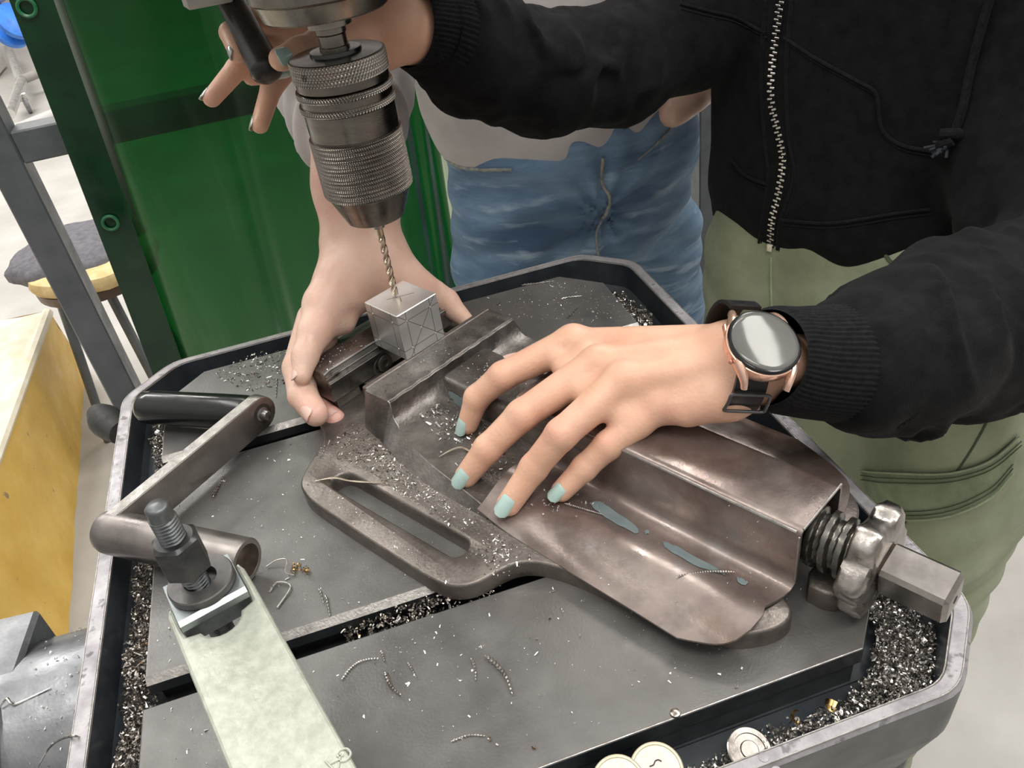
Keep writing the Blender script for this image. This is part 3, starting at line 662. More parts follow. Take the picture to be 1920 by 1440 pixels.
# screw, star knob and square end
zs = 34.0
n_t, L0, L1, pitch = 40, 300, 354, 8.2; v = []; f = []; steps = int((L1-L0)/pitch*24)
for i in range(steps+1):
    u = L0+(L1-L0)*i/steps; tt = 2*math.pi*i/24
    v_ = []
for i in range(90):
    u = L0+(L1-L0)*i/89
    for j in range(36):
        t = 2*math.pi*j/36; ph = ((u/pitch)-t/(2*math.pi))%1.0
        r = 17.0 if ph < .42 else 17-3.6*min(1,(ph-.42)/.10) if ph < .52 else 13.4 if ph < .86 else 13.4+3.6*(ph-.86)/.14
        v.append(G(u, vc+r*math.cos(t), zs+r*math.sin(t)))
f = [[i*36+j, i*36+(j+1)%36, (i+1)*36+(j+1)%36, (i+1)*36+j] for i in range(89) for j in range(36)]
f = [q[::-1] for q in f]; f.append(list(range(36))); f.append([89*36+j for j in range(36)][::-1])
M_SCREW = mat('oiled_screw_steel', (.10,.095,.085), (.22,.21,.19), rough=.3, metal=.9, scale=40, bump=.08)
obj('lead_screw', (v, f), M_SCREW, vis, angle=40)
M_KNOB = mat('hammered_bright_iron', (.27,.245,.225), (.5,.47,.44), rough=.3, metal=1, scale=60, bump=.5, bscale=160)
knob_prof = [(8,355),(24,354.4),(29.5,355.5),(31.5,358),(31.5,365),(29.5,368),(24,369.5),(10,369.5)]
def kr(r, t, h, k): 
    lob = .5+.5*math.cos(6*t+.6); return r*(1-(.17*(1-lob)**1.2)*(1 if r > 20 else 0))+ (.5*math.sin(9*t+h)+.4*math.sin(17*t+2*h) if r > 28 else 0)
obj('star_knob', lathe([(r, h) for r, h in knob_prof], G(0,vc,zs), U, 96, rfun=kr), M_KNOB, vis, angle=50)
obj('square_end', box(G(386,vc,zs), (35,21.5,21.5), U, nrm(V*math.cos(.22)+Z*math.sin(.22)), bev=2.2), M_KNOB if False else mat('square_bar_steel', (.24,.22,.2), (.42,.395,.37), rough=.32, metal=1, scale=30, stretch=(1,1,1), bump=.12), vis, smooth=False)
obj('centre_hole', lathe([(1.5,-1),(2.2,.15)], G(403.5,vc,zs), U, 16), M_LINE, vis)
# rear (moving) jaw
rj = empty('sliding_jaw', tuple(G(-38,-1,20)), 'sliding rear jaw of the vise with stepped steel lip', 'vise jaw')
WL[rj.name] = tuple(G(-38,-1,20))
yj = math.radians(1.5); Uj = U*math.cos(yj)+V*math.sin(yj); Vj = np.cross(Z, Uj)
Oj = G(-19.5, -1, 0)
def J(u, v, z): return Oj+Uj*u+Vj*v+Z*z
stp = [(-24,20.4),(-24,38),(-22,44.5),(-20,46),(-1,46),(0,45.4),(0,42.2),(2.2,42),(2.6,41.4),(2.6,38.6),(4.6,38.2),(5,37.6),(5,34.6),(3.2,33.6),(3.2,21),(2,20.4)]
v, f = [], []; n_ = len(stp); vs_ = np.linspace(-69,69,24)
for k, vv_ in enumerate(vs_):
    for i, (a_, b_) in enumerate(stp): 
        e = .8 if k in (0,23) and b_ > 40 else 0
        v.append(J(a_-(e if a_ > 0 else -e), vv_, b_-e+(.25*math.sin(k*2.1+i) if a_ < -1 and b_ > 40 else 0)))
f = [[k*n_+i, k*n_+(i+1)%n_, (k+1)*n_+(i+1)%n_, (k+1)*n_+i] for k in range(23) for i in range(n_)]
f.append(list(range(n_))[::-1]); f.append([23*n_+i for i in range(n_)])
obj('jaw_lip', (v, f), mat('jaw_lip_steel', (.17,.16,.15), (.36,.345,.33), rough=.33, metal=.95, scale=26, bump=.12, spots=(70,.62,.1,(.10,.09,.08))), rj, angle=25)
obj('bright_step', join(box(J(1.2,0,42.15), (2.0,137,.35), Uj, Vj), box(J(3.7,0,38.5), (2.0,137,.35), Uj, Vj)), M_STEEL, rj, smooth=False)
v, f = [], []; bs = [(-24,18),(-24,42),(-30,41),(-44,36),(-56,28),(-60,18)]; n_ = len(bs)
for k, (vv_, s_) in enumerate([(-58,.72),(-46,.97),(-28,1),(0,1.02),(28,1),(46,.97),(58,.72)]):
    for a_, b_ in bs: v.append(J(-24+(a_+24)*s_, vv_, 18+(b_-18)*(.9+.1*s_)))
f = [[k*n_+i, (k+1)*n_+i, (k+1)*n_+(i+1)%n_, k*n_+(i+1)%n_] for k in range(6) for i in range(n_)]; f.append(list(range(n_))); f.append([6*n_+i for i in range(n_)][::-1])
f = [q[::-1] for q in f]
obj('jaw_back', (v, f), M_CAST, rj, angle=40)
obj('jaw_screw_head', lathe([(7,0),(7,.9),(6.4,1.3),(3,1.3),(2.8,.3)], J(5,-18,27), Uj, 24), M_CAST, rj)
jfoot = prism([(-60,-66),(2,-66),(2,-44),(-60,-44)], 12.8, 20.6, lambda x,y,z: J(x,y,z), 1); obj('jaw_foot', jfoot, M_CAST, rj, smooth=False)

# ------------------------------------------------------------------ steel cube
cx = A(205.2,337.9,0); ca = math.radians(-60.9); CU = A(math.cos(ca), math.sin(ca), 0); CV = A(-CU[1], CU[0], 0); ce = 38.6; ct_ = 80.85
cube = obj('steel_cube', box(A(cx[0],cx[1],ct_-ce/2), (ce,ce,ce), CU, CV, bev=.45), M_CUBE, label='bright steel cube with scribed lines clamped in vise under the drill', cat='cube', smooth=False)
ccn = A(cx[0],cx[1],ct_-ce/2)
def scribe(face, a_, b_, w=.38):
    n_, e1, e2 = face; h = ce/2
    P1 = ccn+n_*(h+.02)+e1*(a_[0]-.5)*ce+e2*(a_[1]-.5)*ce; P2 = ccn+n_*(h+.02)+e1*(b_[0]-.5)*ce+e2*(b_[1]-.5)*ce
    return box((P1+P2)/2, (np.linalg.norm(P2-P1), w, .05), P2-P1, np.cross(n_, P2-P1))
FR = (CU, CV, Z); FL = (-CV, CU, Z); FT = (Z, CU, CV)   # right face, left face, top
sl_ = []
for F_ in (FR, FL):
    sl_ += [scribe(F_, (0,.8), (1,.8)), scribe(F_, (.2,.02), (.2,1)), scribe(F_, (.8,.02), (.8,1)), scribe(F_, (0,.2), (1,.2))]
sl_ += [scribe(FR, (0,1), (1,.05)), scribe(FR, (.12,.02), (.93,.98)), scribe(FT, (.28,.46), (.64,.70)), scribe(FT, (.5,.5), (.66,.44))]
sl_ = sl_[:-2]+[scribe(FT, (.32,.30), (.60,.78), .45), scribe(FT, (.47,.52), (.64,.42), .45)]
obj('scribe_lines', join(*sl_), M_LINE, cube, smooth=False)
pm = []
for F_, q in ((FR,(.2,.8)),(FR,(.8,.8)),(FR,(.5,.5)),(FR,(.2,.2)),(FR,(.8,.2)),(FL,(.2,.8)),(FL,(.8,.8)),(FL,(.2,.2)),(FL,(.8,.2))):
    n_, e1, e2 = F_; pm.append(lathe([(.75,0),(.7,.12),(.3,.14)], ccn+n_*(ce/2)+e1*(q[0]-.5)*ce+e2*(q[1]-.5)*ce, n_, 10))
for q_ in pm: obj('punch_mark', q_, M_CHIPW, cube)

# ================================================================== DRILL PRESS HEAD
DX, DY, DZ = 202.6, 341.4, 81.0
def H(h): return A(DX, DY, DZ+h)
dp = empty('drill_press', (DX,DY,DZ+58), 'drill press head with spindle, knurled keyless chuck and feed lever', 'drill press')
WL[dp.name] = (DX,DY,DZ+58)
ch = obj('chuck', lathe([(18,66),(20.5,66.2),(28.6,86),(29.4,87),(29.2,88),(29.2,127.5),(29.6,128),(29.6,144.3),(29.0,145)], H(0), Z, 96), M_CHUCK, dp, angle=25, origin=H(66))
def knurl(h0, h1, r, pitch_=1.75, depth=.42, tilt=1.0):
    nth = int(round(2*math.pi*r/pitch_)); n_ = nth*4; rows_ = max(8, int((h1-h0)/pitch_*4.5))
    prof_ = [(r-1.2, h0)]+[(r, h0+.3)]+[(r, h0+.3+(h1-h0-.6)*i/rows_) for i in range(rows_+1)]+[(r-1.2, h1)]
    def rf(rr, t, h, k):
        if k < 2 or k > rows_+1: return rr
        a_ = nth*t; b_ = 2*math.pi*(h-h0)/(pitch_*1.5); return rr-depth+depth*1.0*(abs(math.sin((a_+b_)/2))*abs(math.sin((a_-b_)/2)))*1.6
    return lathe(prof_, H(0), Z, n_, rfun=rf)
obj('knurled_sleeve', knurl(87.5, 127, 30.7, 1.6, .6), M_KNURL, ch, smooth=False)
obj('knurled_ring', knurl(144.8, 149.2, 31.0, 2.1, .6), M_KNURL, ch, smooth=False)
obj('knurled_ring', knurl(153.6, 158, 31.0, 2.1, .6), M_KNURL, ch, smooth=False)
obj('smooth_band', lathe([(28,149),(29.9,149.3),(29.9,153.5),(28,153.8)], H(0), Z, 96), M_CHUCK, ch)
obj('smooth_band', lathe([(27.5,158),(28,158.6),(29.7,159),(29.7,163.8),(28,164)], H(0), Z, 96), M_CHUCK, ch)
obj('knurled_ring', knurl(163.8, 176.4, 30.6, 2.3, .5), M_KNURL, ch, smooth=False)
obj('chuck_top', lathe([(29,175.8),(29.2,176.6),(16.5,177.2),(16,179.2),(13,179.6),(10,179.4)], H(0), Z, 72), mat('oily_dark_top', (.035,.04,.037), (.07,.075,.07), rough=.22, metal=.9, scale=20, bump=.03), ch, angle=25)
obj('spanner_hole', lathe([(2.2,0),(2.2,.5),(1.6,.55)], H(170)+(-A(1,0,0)*.78-A(0,1,0)*.62)*30.1, -A(.78,.62,0), 16), M_LINE, ch)
for k, (a_, l_) in enumerate(((-2.6,4.2),(.5,4.6),(1.9,3.2))):
    obj('chuck_jaw', box(H(64.6)+A(math.cos(a_),math.sin(a_),0)*7.5, (8,4.6,l_), A(math.cos(a_),math.sin(a_),0), bev=.6), M_NUT, ch, smooth=False)
obj('jaw_collar', lathe([(3.0,56.6),(4.4,57),(4.6,66)], H(0), Z, 24), M_STEEL, ch)
obj('spindle', lathe([(9.5,178),(9.5,181),(8.8,181.5),(8.8,188),(9.8,189),(9.8,192),(14,193.2),(14.2,196),(14.2,200.2),(12.5,201)], H(0), Z, 64), M_SPIN, dp, angle=25)
obj('spindle_collar', lathe([(30,200.8),(37.5,201),(38.5,202),(41.5,211.5),(42.6,212),(44,213.2),(44,235),(40,236)], H(0), Z, 96), M_SPIN, dp, angle=25)
obj('head_casting', box(H(292)+A(15,55,0), (250,230,112), bev=14), M_HEADC, dp, smooth=False)
la, lb = D(400,-60,575), D(500,131,550)
lev = obj('feed_lever', tube([la, la*.4+lb*.6, lb], [8.6,9.8,11.2], 24, 8), M_LEVER, dp)
obj('grip_end', lathe([(11.2,-.5),(10.9,1.6),(9.6,3.6),(7.2,5.2),(4,6.1),(1,6.4)], lb, lb-la, 24), M_LEVER, lev)
obj('casting_lug', box(D(392,-6,560)+A(0,0,3), (34,30,14), bev=3), M_HEADC, dp, smooth=False)

# twist drill
v, f = [], []; n_ = 28; rows_ = 120; hb0, hb1 = .2, 60; rb = 2.6
for i in range(rows_+1):
    h = hb0+(hb1-hb0)*i/rows_; tip = min(1, (h-hb0+.15)/1.7); flu = 1 if h < 46 else max(0, 1-(h-46)/5)
    for j in range(n_):
        t = 2*math.pi*j/n_; ph = t-h*2*math.pi/17.5
        c_2 = .5+.5*math.cos(2*ph); r = rb*tip*(1-flu*.52*max(0,(c_2-.35)/.65)**.8); v.append(H(h)+A(math.cos(t)*r, math.sin(t)*r, 0))
f = [[i*n_+j, i*n_+(j+1)%n_, (i+1)*n_+(j+1)%n_, (i+1)*n_+j] for i in range(rows_) for j in range(n_)]; f.append(list(range(n_))[::-1]); f.append([rows_*n_+j for j in range(n_)])
obj('twist_drill', (v, f), M_BIT, label='bronze-tinted twist drill bit in the chuck touching cube top', cat='drill bit', angle=40)

# ================================================================== CRANK HANDLE LYING ON THE TABLE
pS, pM = A(-20,243,19), B(464,1053,17); pE = B(484,774,20); pG = B(262,763,17)
aS = nrm(pM-pS)
crk = empty('crank_handle', tuple((pS+pM)/2-Z*15), 'loose crank handle with black grip and steel socket at left of table', 'crank')
WL[crk.name] = tuple((pS+pM)/2-Z*15)
Ls = np.linalg.norm(pM-pS)
so = obj('socket', lathe([(10,-7),(13,-6),(14.4,-2),(14.6,2),(14.6,Ls-1),(13.8,Ls),(11.2,Ls+.1),(11.0,Ls-2.5),(9,Ls-3)], pS, aS, 64), M_CRANK, crk, angle=30)
sx, sy, _ = basis(aS); sq = 6.8
obj('socket_bore', lathe([(9.6,Ls-2.9),(9.6,Ls-2.7)], pS, aS, 4), M_LINE, so, smooth=False)
obj('mouth_rings', join(*[lathe([(r_,Ls-.3-k*.9),(r_+.35,Ls-.1-k*.9),(r_+.7,Ls-.3-k*.9)], pS, aS, 48) for k, r_ in enumerate((12.9,11.9,11.0))]), mat('rusty_ring', (.16,.12,.09), (.3,.25,.2), rough=.5, metal=.7, scale=90), so)
# flat bar: wide face vertical, rounded ends
pB0 = pS+aS*3+Z*.5; pB1 = pE; dB = nrm(pB1-pB0); LB = np.linalg.norm(pB1-pB0); upB = nrm(np.cross(dB, np.cross(Z, dB))*-1); upB = upB if upB[2] > 0 else -upB; nB = nrm(np.cross(dB, upB)); 
if nB@aS < 0: nB = -nB
ol = [(0+13.5*math.cos(t),13.5*math.sin(t)) for t in np.linspace(math.pi/2, 3*math.pi/2, 9)]+[(LB+13.5*math.cos(t),13.5*math.sin(t)) for t in np.linspace(-math.pi/2, math.pi/2, 13)]
obj('crank_arm', prism(ol, -5, 4.5, lambda x,y,z: pB0+dB*x+upB*y+nB*z*1.0, bev=.7), M_CRANK, crk, angle=40)
obj('arm_top_edge', box((pB0+pB1)/2+upB*13.55+nB*-.2, (LB-2, 8.6, .5), dB, nB), M_EDGE, crk, smooth=False)
aG = nrm(pG-pE); LG = np.linalg.norm(pG-pE)
gr_ = obj('grip', lathe([(9,6),(12.5,7),(13.2,10),(13.6,30),(13.6,LG-14),(12.8,LG-6),(10,LG-2),(5,LG)], pE, aG, 48), M_BLACKPL, crk, angle=40)
obj('grip_bolt', lathe([(5.5,3),(5.5,5),(4.2,5.5),(4.2,8),(3.4,10.6),(1.5,11)], pE, nB, 24), M_BOLT, crk)
obj('bolt_recess', lathe([(8.4,4.4),(8.4,4.7),(5,4.75)], pE, nB, 28), M_LINE, crk)

# ================================================================== CLAMP WITH STUD, NUT AND WASHER (lower left)
zc = 90.; cA, cB_ = B(322,1178,zc), B(487,1106,zc); cd = nrm(A(.292,-.956,0)); cn = A(-cd[1], cd[0], 0)
if cn[0] < 0: cn = -cn
cw = 39.5; c0 = B(405,1135,zc); c0 = cA+cn*cw/2+cd*0
ar = empty('clamp_strap', tuple(c0+cd*80-Z*16), 'pale mint-grey forked clamp strap over the table at bottom left', 'clamp')
WL[ar.name] = tuple(c0+cd*80-Z*16)
def K(x, y, z): return c0+cd*x+cn*y+Z*z
fork = [(-9,-17),(-6,-19.5),(0,-19.8),(190,-20.5),(190,20.5),(0,19.8),(-13,19),(-18,15.5),(-17,12.5),(-12,12),(4,11.5),(6,10)]
arc = [(6+8.5*math.sin(t)+0, 2.0-10*-math.cos(t)) for t in np.linspace(0,math.pi,11)]
fork = [(-12,-18.6),(-8,-19.8),(0,-20),(190,-20.5),(190,20.5),(0,20),(-14,19.6),(-19,18.2),(-18.5,16.6),(-14,16.2),(0,16.2),(9,15.6)]+[(9.6+9*math.sin(t), 9.5*math.cos(t)) for t in np.linspace(.15,math.pi-.15,11)]+[(9,-15.6),(3,-16.3),(-10,-16.4),(-13,-17.2)]
strap = obj('strap_body', prism(fork, -15, 0, K, bev=1.6), M_MINT, ar, angle=12)
bs_ = []
lp_ = [((q_-c0)@cd, (q_-c0)@cn) for q_ in (B(628,1433,zc), B(646,1416,zc))]
def glyph(strokes, cx_, cy_, s_, rot):
    for st_ in strokes:
        pp = []
        for (a_, b_) in st_:
            x = cx_+s_*(a_*math.cos(rot)-b_*math.sin(rot)); y = cy_+s_*(a_*math.sin(rot)+b_*math.cos(rot)); pp.append(K(x, y, .15))
        bs_.append(tube(pp, .5, 6, 3))
glyph([[(-1,-1),(0,1),(1,-1)],[(-.6,-.3),(.6,-.3)]], *lp_[0], 3.0, -1.75)
glyph([[(1,.6),(0,1),(-.9,.3),(-.6,-.8),(.5,-1),(1,-.3),(.1,0)]], *lp_[1], 2.6, -1.75)
obj('cast_letters', join(*bs_), M_MINT, strap)
pad = empty('clamp_pad', tuple(K(-4,-1,0)), 'zinc plated square pad seated in the fork of the clamp strap', 'clamp pad')
WL[pad.name] = tuple(K(-4,-1,0))
pv = [(-23,-9),(-23,4),(-20,7),(6,7),(8.5,5.5),(8.5,2),(7,0),(6,-9)]
v = [K(a_, y, b_+.2) for y in (-16.0,15.8) for a_, b_ in pv]; n_ = len(pv); f = [[i,(i+1)%n_,n_+(i+1)%n_,n_+i] for i in range(n_)]+[list(range(n_))[::-1],[n_+i for i in range(n_)]]
obj('pad_body', (v, f), M_ZINC, pad, smooth=False)
sp_ = B(371,1096,98); sp_ = A(sp_[0], sp_[1], 0)
wa = obj('thick_washer', lathe([(7.6,97.4),(14.9,97.4),(15.3,97.9),(15.3,101.2),(14.8,101.8),(7.8,101.8),(7.5,101.2),(7.5,97.8)], sp_+cn*2.0+cd*1, Z, 64), M_WASH, label='thick dark flat washer on the zinc pad around the stud', cat='washer', angle=30)
v = []; f = []; s0, s1, pt = 60, 146, 1.9; rows_ = int((s1-s0)/pt*6)
for i in range(rows_+1):
    h = s0+(s1-s0)*i/rows_
    for j in range(28):
        t = 2*math.pi*j/28; ph = (h/pt-t/(2*math.pi))%1; r = 6.1-.85*abs(2*ph-1)*1.2
        if h > s1-3.4: r = 5.3
        v.append(sp_+A(math.cos(t)*r, math.sin(t)*r, h))
f = [[i*28+j, i*28+(j+1)%28, (i+1)*28+(j+1)%28, (i+1)*28+j] for i in range(rows_) for j in range(28)]
f.append(list(range(28))[::-1])
m1 = (v, f); m2 = lathe([(5.3,s1),(5.3,s1+2.6),(4.2,s1+3.8)], sp_, Z, 28); m3 = lathe([(5.6,-26),(5.6,s0)], sp_, Z, 20); m4 = lathe([(12,-26.8),(12,-13)], sp_, Z, 4)
obj('threaded_stud', join(m1, m2, m3), M_STUD, label='upright threaded stud standing through the clamp nut', cat='stud', angle=60)
hx = []
for k, (r, h) in enumerate([(10.6,108),(12.3,109.5),(12.3,127),(10.6,128.6),(8.3,128.8)]): hx.append((r*1.13, h))
def hexr(r, t, h, k):
    a_ = (t % (math.pi/3))-math.pi/6; return min(r, 11.9/math.cos(a_)) if 0 < k < 4 else min(r, 11.6)
obj('hex_nut', lathe([(8.6,109),(10.8,110.4),(11.1,111.4),(11.1,127),(10.7,128),(8.6,129.4),(6.3,129.5)], sp_, Z, 96, rfun=lambda r,t,h,k: min(r, 9.5/math.cos(((t+.35)%(math.pi/3))-math.pi/6))), M_NUT, label='tall blackened hexagon nut on the stud above the washer', cat='nut', angle=20)

# ================================================================== LOOSE WASHERS AND DISCS IN THE FRONT GUTTER
def disc(c, n_, r, h, hole=0, name='disc', m1=M_COIN, m2=M_COINE, **kw):
    if hole: o = obj(name, lathe([(hole,0),(r-.5,0),(r,.4),(r,h-.4),(r-.6,h),(r*.72,h),(r*.70,h-.6),(hole+1.5,h-.6),(hole+1,h),(hole,h)], c, n_, 48), m1, **kw, angle=25)
    else:
        o = obj(name, lathe([(r-.6,0),(r,.6),(r,h-.6),(r-.5,h),(r-1.4,h),(r-1.7,h-.4)], c, n_, 48), m2, **kw, angle=25)
        obj('disc_face', lathe([(r-1.8,h-.5),(r-1.9,h-.3)], c, n_, 48), m1, o)
    return o
dc = D(1160,1470,385); disc(dc, nrm(CC-dc+A(0,0,150)), 12.6, 2.6, label='pale cream-edged metal disc, lower left of two at the front gutter', cat='disc')
dc2 = D(1231,1446,392); o = disc(dc2, nrm(CC-dc2+A(30,0,180)), 12.8, 2.6, label='pale cream-edged metal disc, right of two at the front gutter', cat='disc')
nd2 = nrm(CC-dc2+A(30,0,180)); xx, yy, _ = basis(nd2)
obj('hook_engraving', tube([dc2+nd2*2.7+xx*a_+yy*b_ for a_, b_ in ((-3,2),(-1,2.5),(0,4),(1.5,4.4),(3,3.6))], .3, 5, 3), M_LINE, o)
dc3 = B(1404,1408,-17); disc(dc3, nrm(A(.1,-.25,.9)), 11.2, 2.2, hole=3.2, name='steel_washer', m1=mat('scratched_washer_steel', (.22,.20,.18), (.42,.40,.37), rough=.3, metal=1, scale=60), label='scratched steel washer half sunk in chips of front gutter', cat='washer')
rv = A(*B(1266,1340,.2)); 
for px_, py_, nm_ in ((1432,1420,0),(1456,1446,1)): 
    q = B(px_,py_,-1); obj('rim_rivet', lathe([(2.6,-.6),(2.4,.25),(1.2,.5)], q, Z, 20), M_RIM, table)

# ================================================================== SWARF
def ribbon(c, R_, turns, w, pitch_, rot, n=7, taper=.6, th=.18, crink=0):
    """curled metal chip: a short conical helix of ribbon"""
    v, f = [], []
    for i in range(n+1):
        s_ = i/n; t = 2*math.pi*turns*s_; r = R_*(1-taper*s_)+crink*(i%2); p = A(r*math.cos(t), r*math.sin(t), pitch_*turns*s_)
        v += [p, p+A(.2*math.cos(t)*w,.2*math.sin(t)*w,w)]
    v = np.array(v)@rot.T+c; f = [[2*i,2*i+1,2*i+3,2*i+2] for i in range(n)]
    return v, f
def rrot():
    q = np.random.randn(4); q /= np.linalg.norm(q); a_,b_,c_q,d_ = q
    return np.array([[1-2*(c_q*c_q+d_*d_),2*(b_*c_q-a_*d_),2*(b_*d_+a_*c_q)],[2*(b_*c_q+a_*d_),1-2*(b_*b_+d_*d_),2*(c_q*d_-a_*b_)],[2*(b_*d_-a_*c_q),2*(c_q*d_+a_*b_),1-2*(b_*b_+c_q*c_q)]])
def pile(name, region, n, zf, size=(1.2,3.2), mt=M_CHIPD, parent=None, w=1.0, label=None, cat=None, flake=.3):
    vs, fs, k = [], [], 0; tries = 0
    for i in range(n):
        x, y = region(); z = zf(x, y)
        if z is None: continue
        R_ = random.uniform(*size)*(1.0 if random.random() > .12 else 1.7)
        if random.random() < flake:
            r = rrot(); s_ = R_*.75; q = np.array([(-s_*random.uniform(.5,1.4),-s_*random.uniform(.1,.5),0),(s_*random.uniform(.4,1),-s_*random.uniform(.1,.5),.1),(s_*random.uniform(.5,1.3),s_*random.uniform(.1,.5),.3*s_),(-s_*random.uniform(.2,.8),s_*random.uniform(.1,.6),0)])@r.T+A(x,y,z+random.uniform(0,1.0)); fq = [[0,1,2,3]]
        else: q, fq = ribbon(A(x,y,z+random.uniform(-.3,1.4)), R_, random.uniform(.45,1.3), random.uniform(.5,1.2)*w, random.uniform(.3,2), rrot(), n=6)
        vs.append(q); fs += [[a_+k for a_ in b_] for b_ in fq]; k += len(q)
    return obj(name, (np.concatenate(vs), fs), mt, parent, kind='stuff', smooth=False, label=label, cat=cat)
def inpoly(p, poly):
    x, y = p; c_in = False
    for i in range(len(poly)):
        x1, y1 = poly[i]; x2, y2 = poly[i-1]
        if (y1 > y) != (y2 > y) and x < (x2-x1)*(y-y1)/(y2-y1)+x1: c_in = not c_in
    return c_in
def polyreg(poly):
    p = np.array(poly); lo, hi = p.min(0), p.max(0)
    def r():
        while True:
            q = (random.uniform(lo[0],hi[0]), random.uniform(lo[1],hi[1]))
            if inpoly(q, poly): return q
    return r
# mounds in the gutter: a dark bed under the loose curls
def mound(poly, z0, z1, name='swarf_bed'):
    obj(name, prism(poly, z0, z1), M_RUBBER, None, kind='stuff', smooth=False, label='dark packed swarf under the curls in the gutter, '+name.replace('_',' '), cat='swarf')
gl = lambda x, y: -14+4*math.sin(y*.09)+ (0 if x > -14 else (x+14)*1.1)+random.uniform(-4,3.5)
left_reg = polyreg([(-1,55),(-1,445),(-16,430),(-15,380),(-10,372),(-9,330),(-14,255),(-18,220),(-20,170),(-19,120),(-17,60)])
pile('swarf', left_reg, 3000, gl, (1.1,3.0), M_CHIPD, label='long drift of curled dark swarf along the left gutter of the table', cat='swarf', flake=.2)
lf2 = polyreg([(-1,-20),(-1,60),(-16,60),(-20,20),(-14,-20)]); pile('swarf', lf2, 300, lambda x,y: -27+random.uniform(0,5), (1.0,2.4), M_CHIPD, label='thin scatter of bright swarf at the near end of the left gutter', cat='swarf')
rg = polyreg([(393,34),(398,34),(420,30),(424,8),(398,-20),(376,-26),(352,-24),(340,-20),(352,-10),(372,-4),(394,18)])
pile('swarf', rg, 2600, lambda x,y: -22+5*math.sin(x*.07)+random.uniform(-3,4), (.8,2.5), M_CHIP, label='grey heap of fine curls in the front right corner of the gutter', cat='swarf', flake=.45)
rg2 = polyreg([(396,30),(424,30),(424,55),(400,60)]); pile('swarf', rg2, 500, lambda x,y: -25+random.uniform(-2,3), (.8,2.2), M_CHIPD, label='loose curls in the right gutter below the square screw end', cat='swarf')
fg = polyreg([(345,-14),(345,-26),(255,-26),(250,-16),(300,-12)]); pile('swarf', fg, 700, lambda x,y: -25+ (4 if x > 300 else 1)+random.uniform(-2,5), (.9,2.8), M_CHIP, label='mixed bright and brown swarf along the front gutter beside the steel washer', cat='swarf', flake=.4)
br = polyreg([(396,335),(402,330),(417,360),(410,400),(385,438),(374,446),(396,420)]); pile('swarf', br, 800, lambda x,y: -14+random.uniform(-6,5), (1.1,2.8), M_CHIPD, label='dark knot of curls in the back right gutter', cat='swarf')
mg = polyreg([(397,196),(404,196),(404,214),(397,214)]); pile('swarf', mg, 90, lambda x,y: -16+random.uniform(-5,5), (1.2,2.6), M_CHIPD, label='small dark clump of swarf in the right gutter behind the vise', cat='swarf')
sl1 = polyreg([(112,111.5),(206,111.5),(206,127),(112,127)]); pile('swarf', sl1, 520, lambda x,y: -9+8*min(1,max(0,(x-110)/80))+random.uniform(-3,2), (.8,2.2), M_CHIPD, label='swarf packed in the near T-slot in front of the vise lobe', cat='swarf')
# fine flakes scattered on flat tops
def flakes(name, region, n, zf, smin, smax, mt, label, cat='swarf', parent=None, curl=.6):
    vs, fs, k = [], [], 0
    for i in range(n):
        x, y = region(); z = zf(x, y)
        if z is None: continue
        s_ = smin+(smax-smin)*random.random()**3; a_ = random.uniform(0,6.28)
        if random.random() < curl: q, fq = ribbon(A(x,y,z+s_*.35), s_*.8, random.uniform(.3,.9), s_*.45, .5, rrot(), n=4)
        else:
            t1, t2 = random.uniform(-.5,.5), random.uniform(.1,.6); X_ = A(math.cos(a_), math.sin(a_), t1); Y_ = A(-math.sin(a_), math.cos(a_), t2)
            q = np.array([X_*s_*random.uniform(.3,1.3)*sx+Y_*s_*random.uniform(.05,.6)*sy for sx, sy in ((-1,-1),(1,-1),(1,1),(-1,1))]); q += A(x,y,z-q[:,2].min()+.05); fq = [[0,1,2,3]]
        vs.append(q); fs += [[c_1+k for c_1 in b_] for b_ in fq]; k += len(q)
    if vs: obj(name, (np.concatenate(vs), fs), mt, parent, kind='stuff', smooth=False, label=label, cat=cat)
def pxreg(poly, z=0):
    pts = [tuple(B(x, y, z)[:2]) for x, y in poly]; return polyreg(pts)
def blobreg(c, sx, sy): 
    return lambda: (random.gauss(c[0], sx), random.gauss(c[1], sy))
flakes('metal_flakes', polyreg([(5,130),(392,130),(392,315),(5,315)]), 760, lambda x,y: .1, .3, 1.4, M_CHIPW, 'fine bright flakes scattered over the middle of the table plate')
flakes('metal_flakes', polyreg([(5,20),(300,4),(385,24),(392,108),(5,108)]), 430, lambda x,y: .1, .3, 1.4, M_CHIPW, 'fine bright flakes scattered over the near part of the table plate')
flakes('metal_flakes', pxreg([(905,560),(1060,525),(1140,545),(1200,600),(1130,612),(960,600)]), 330, lambda x,y: .1, .3, 1.5, M_CHIPW, 'bright flakes sprinkled on the back right of the table plate')
flakes('metal_flakes', pxreg([(395,705),(470,665),(545,655),(535,720),(470,735)]), 420, lambda x,y: .1, .5, 2.4, M_CHIP, 'scatter of flakes and curls on the back left of the table plate')
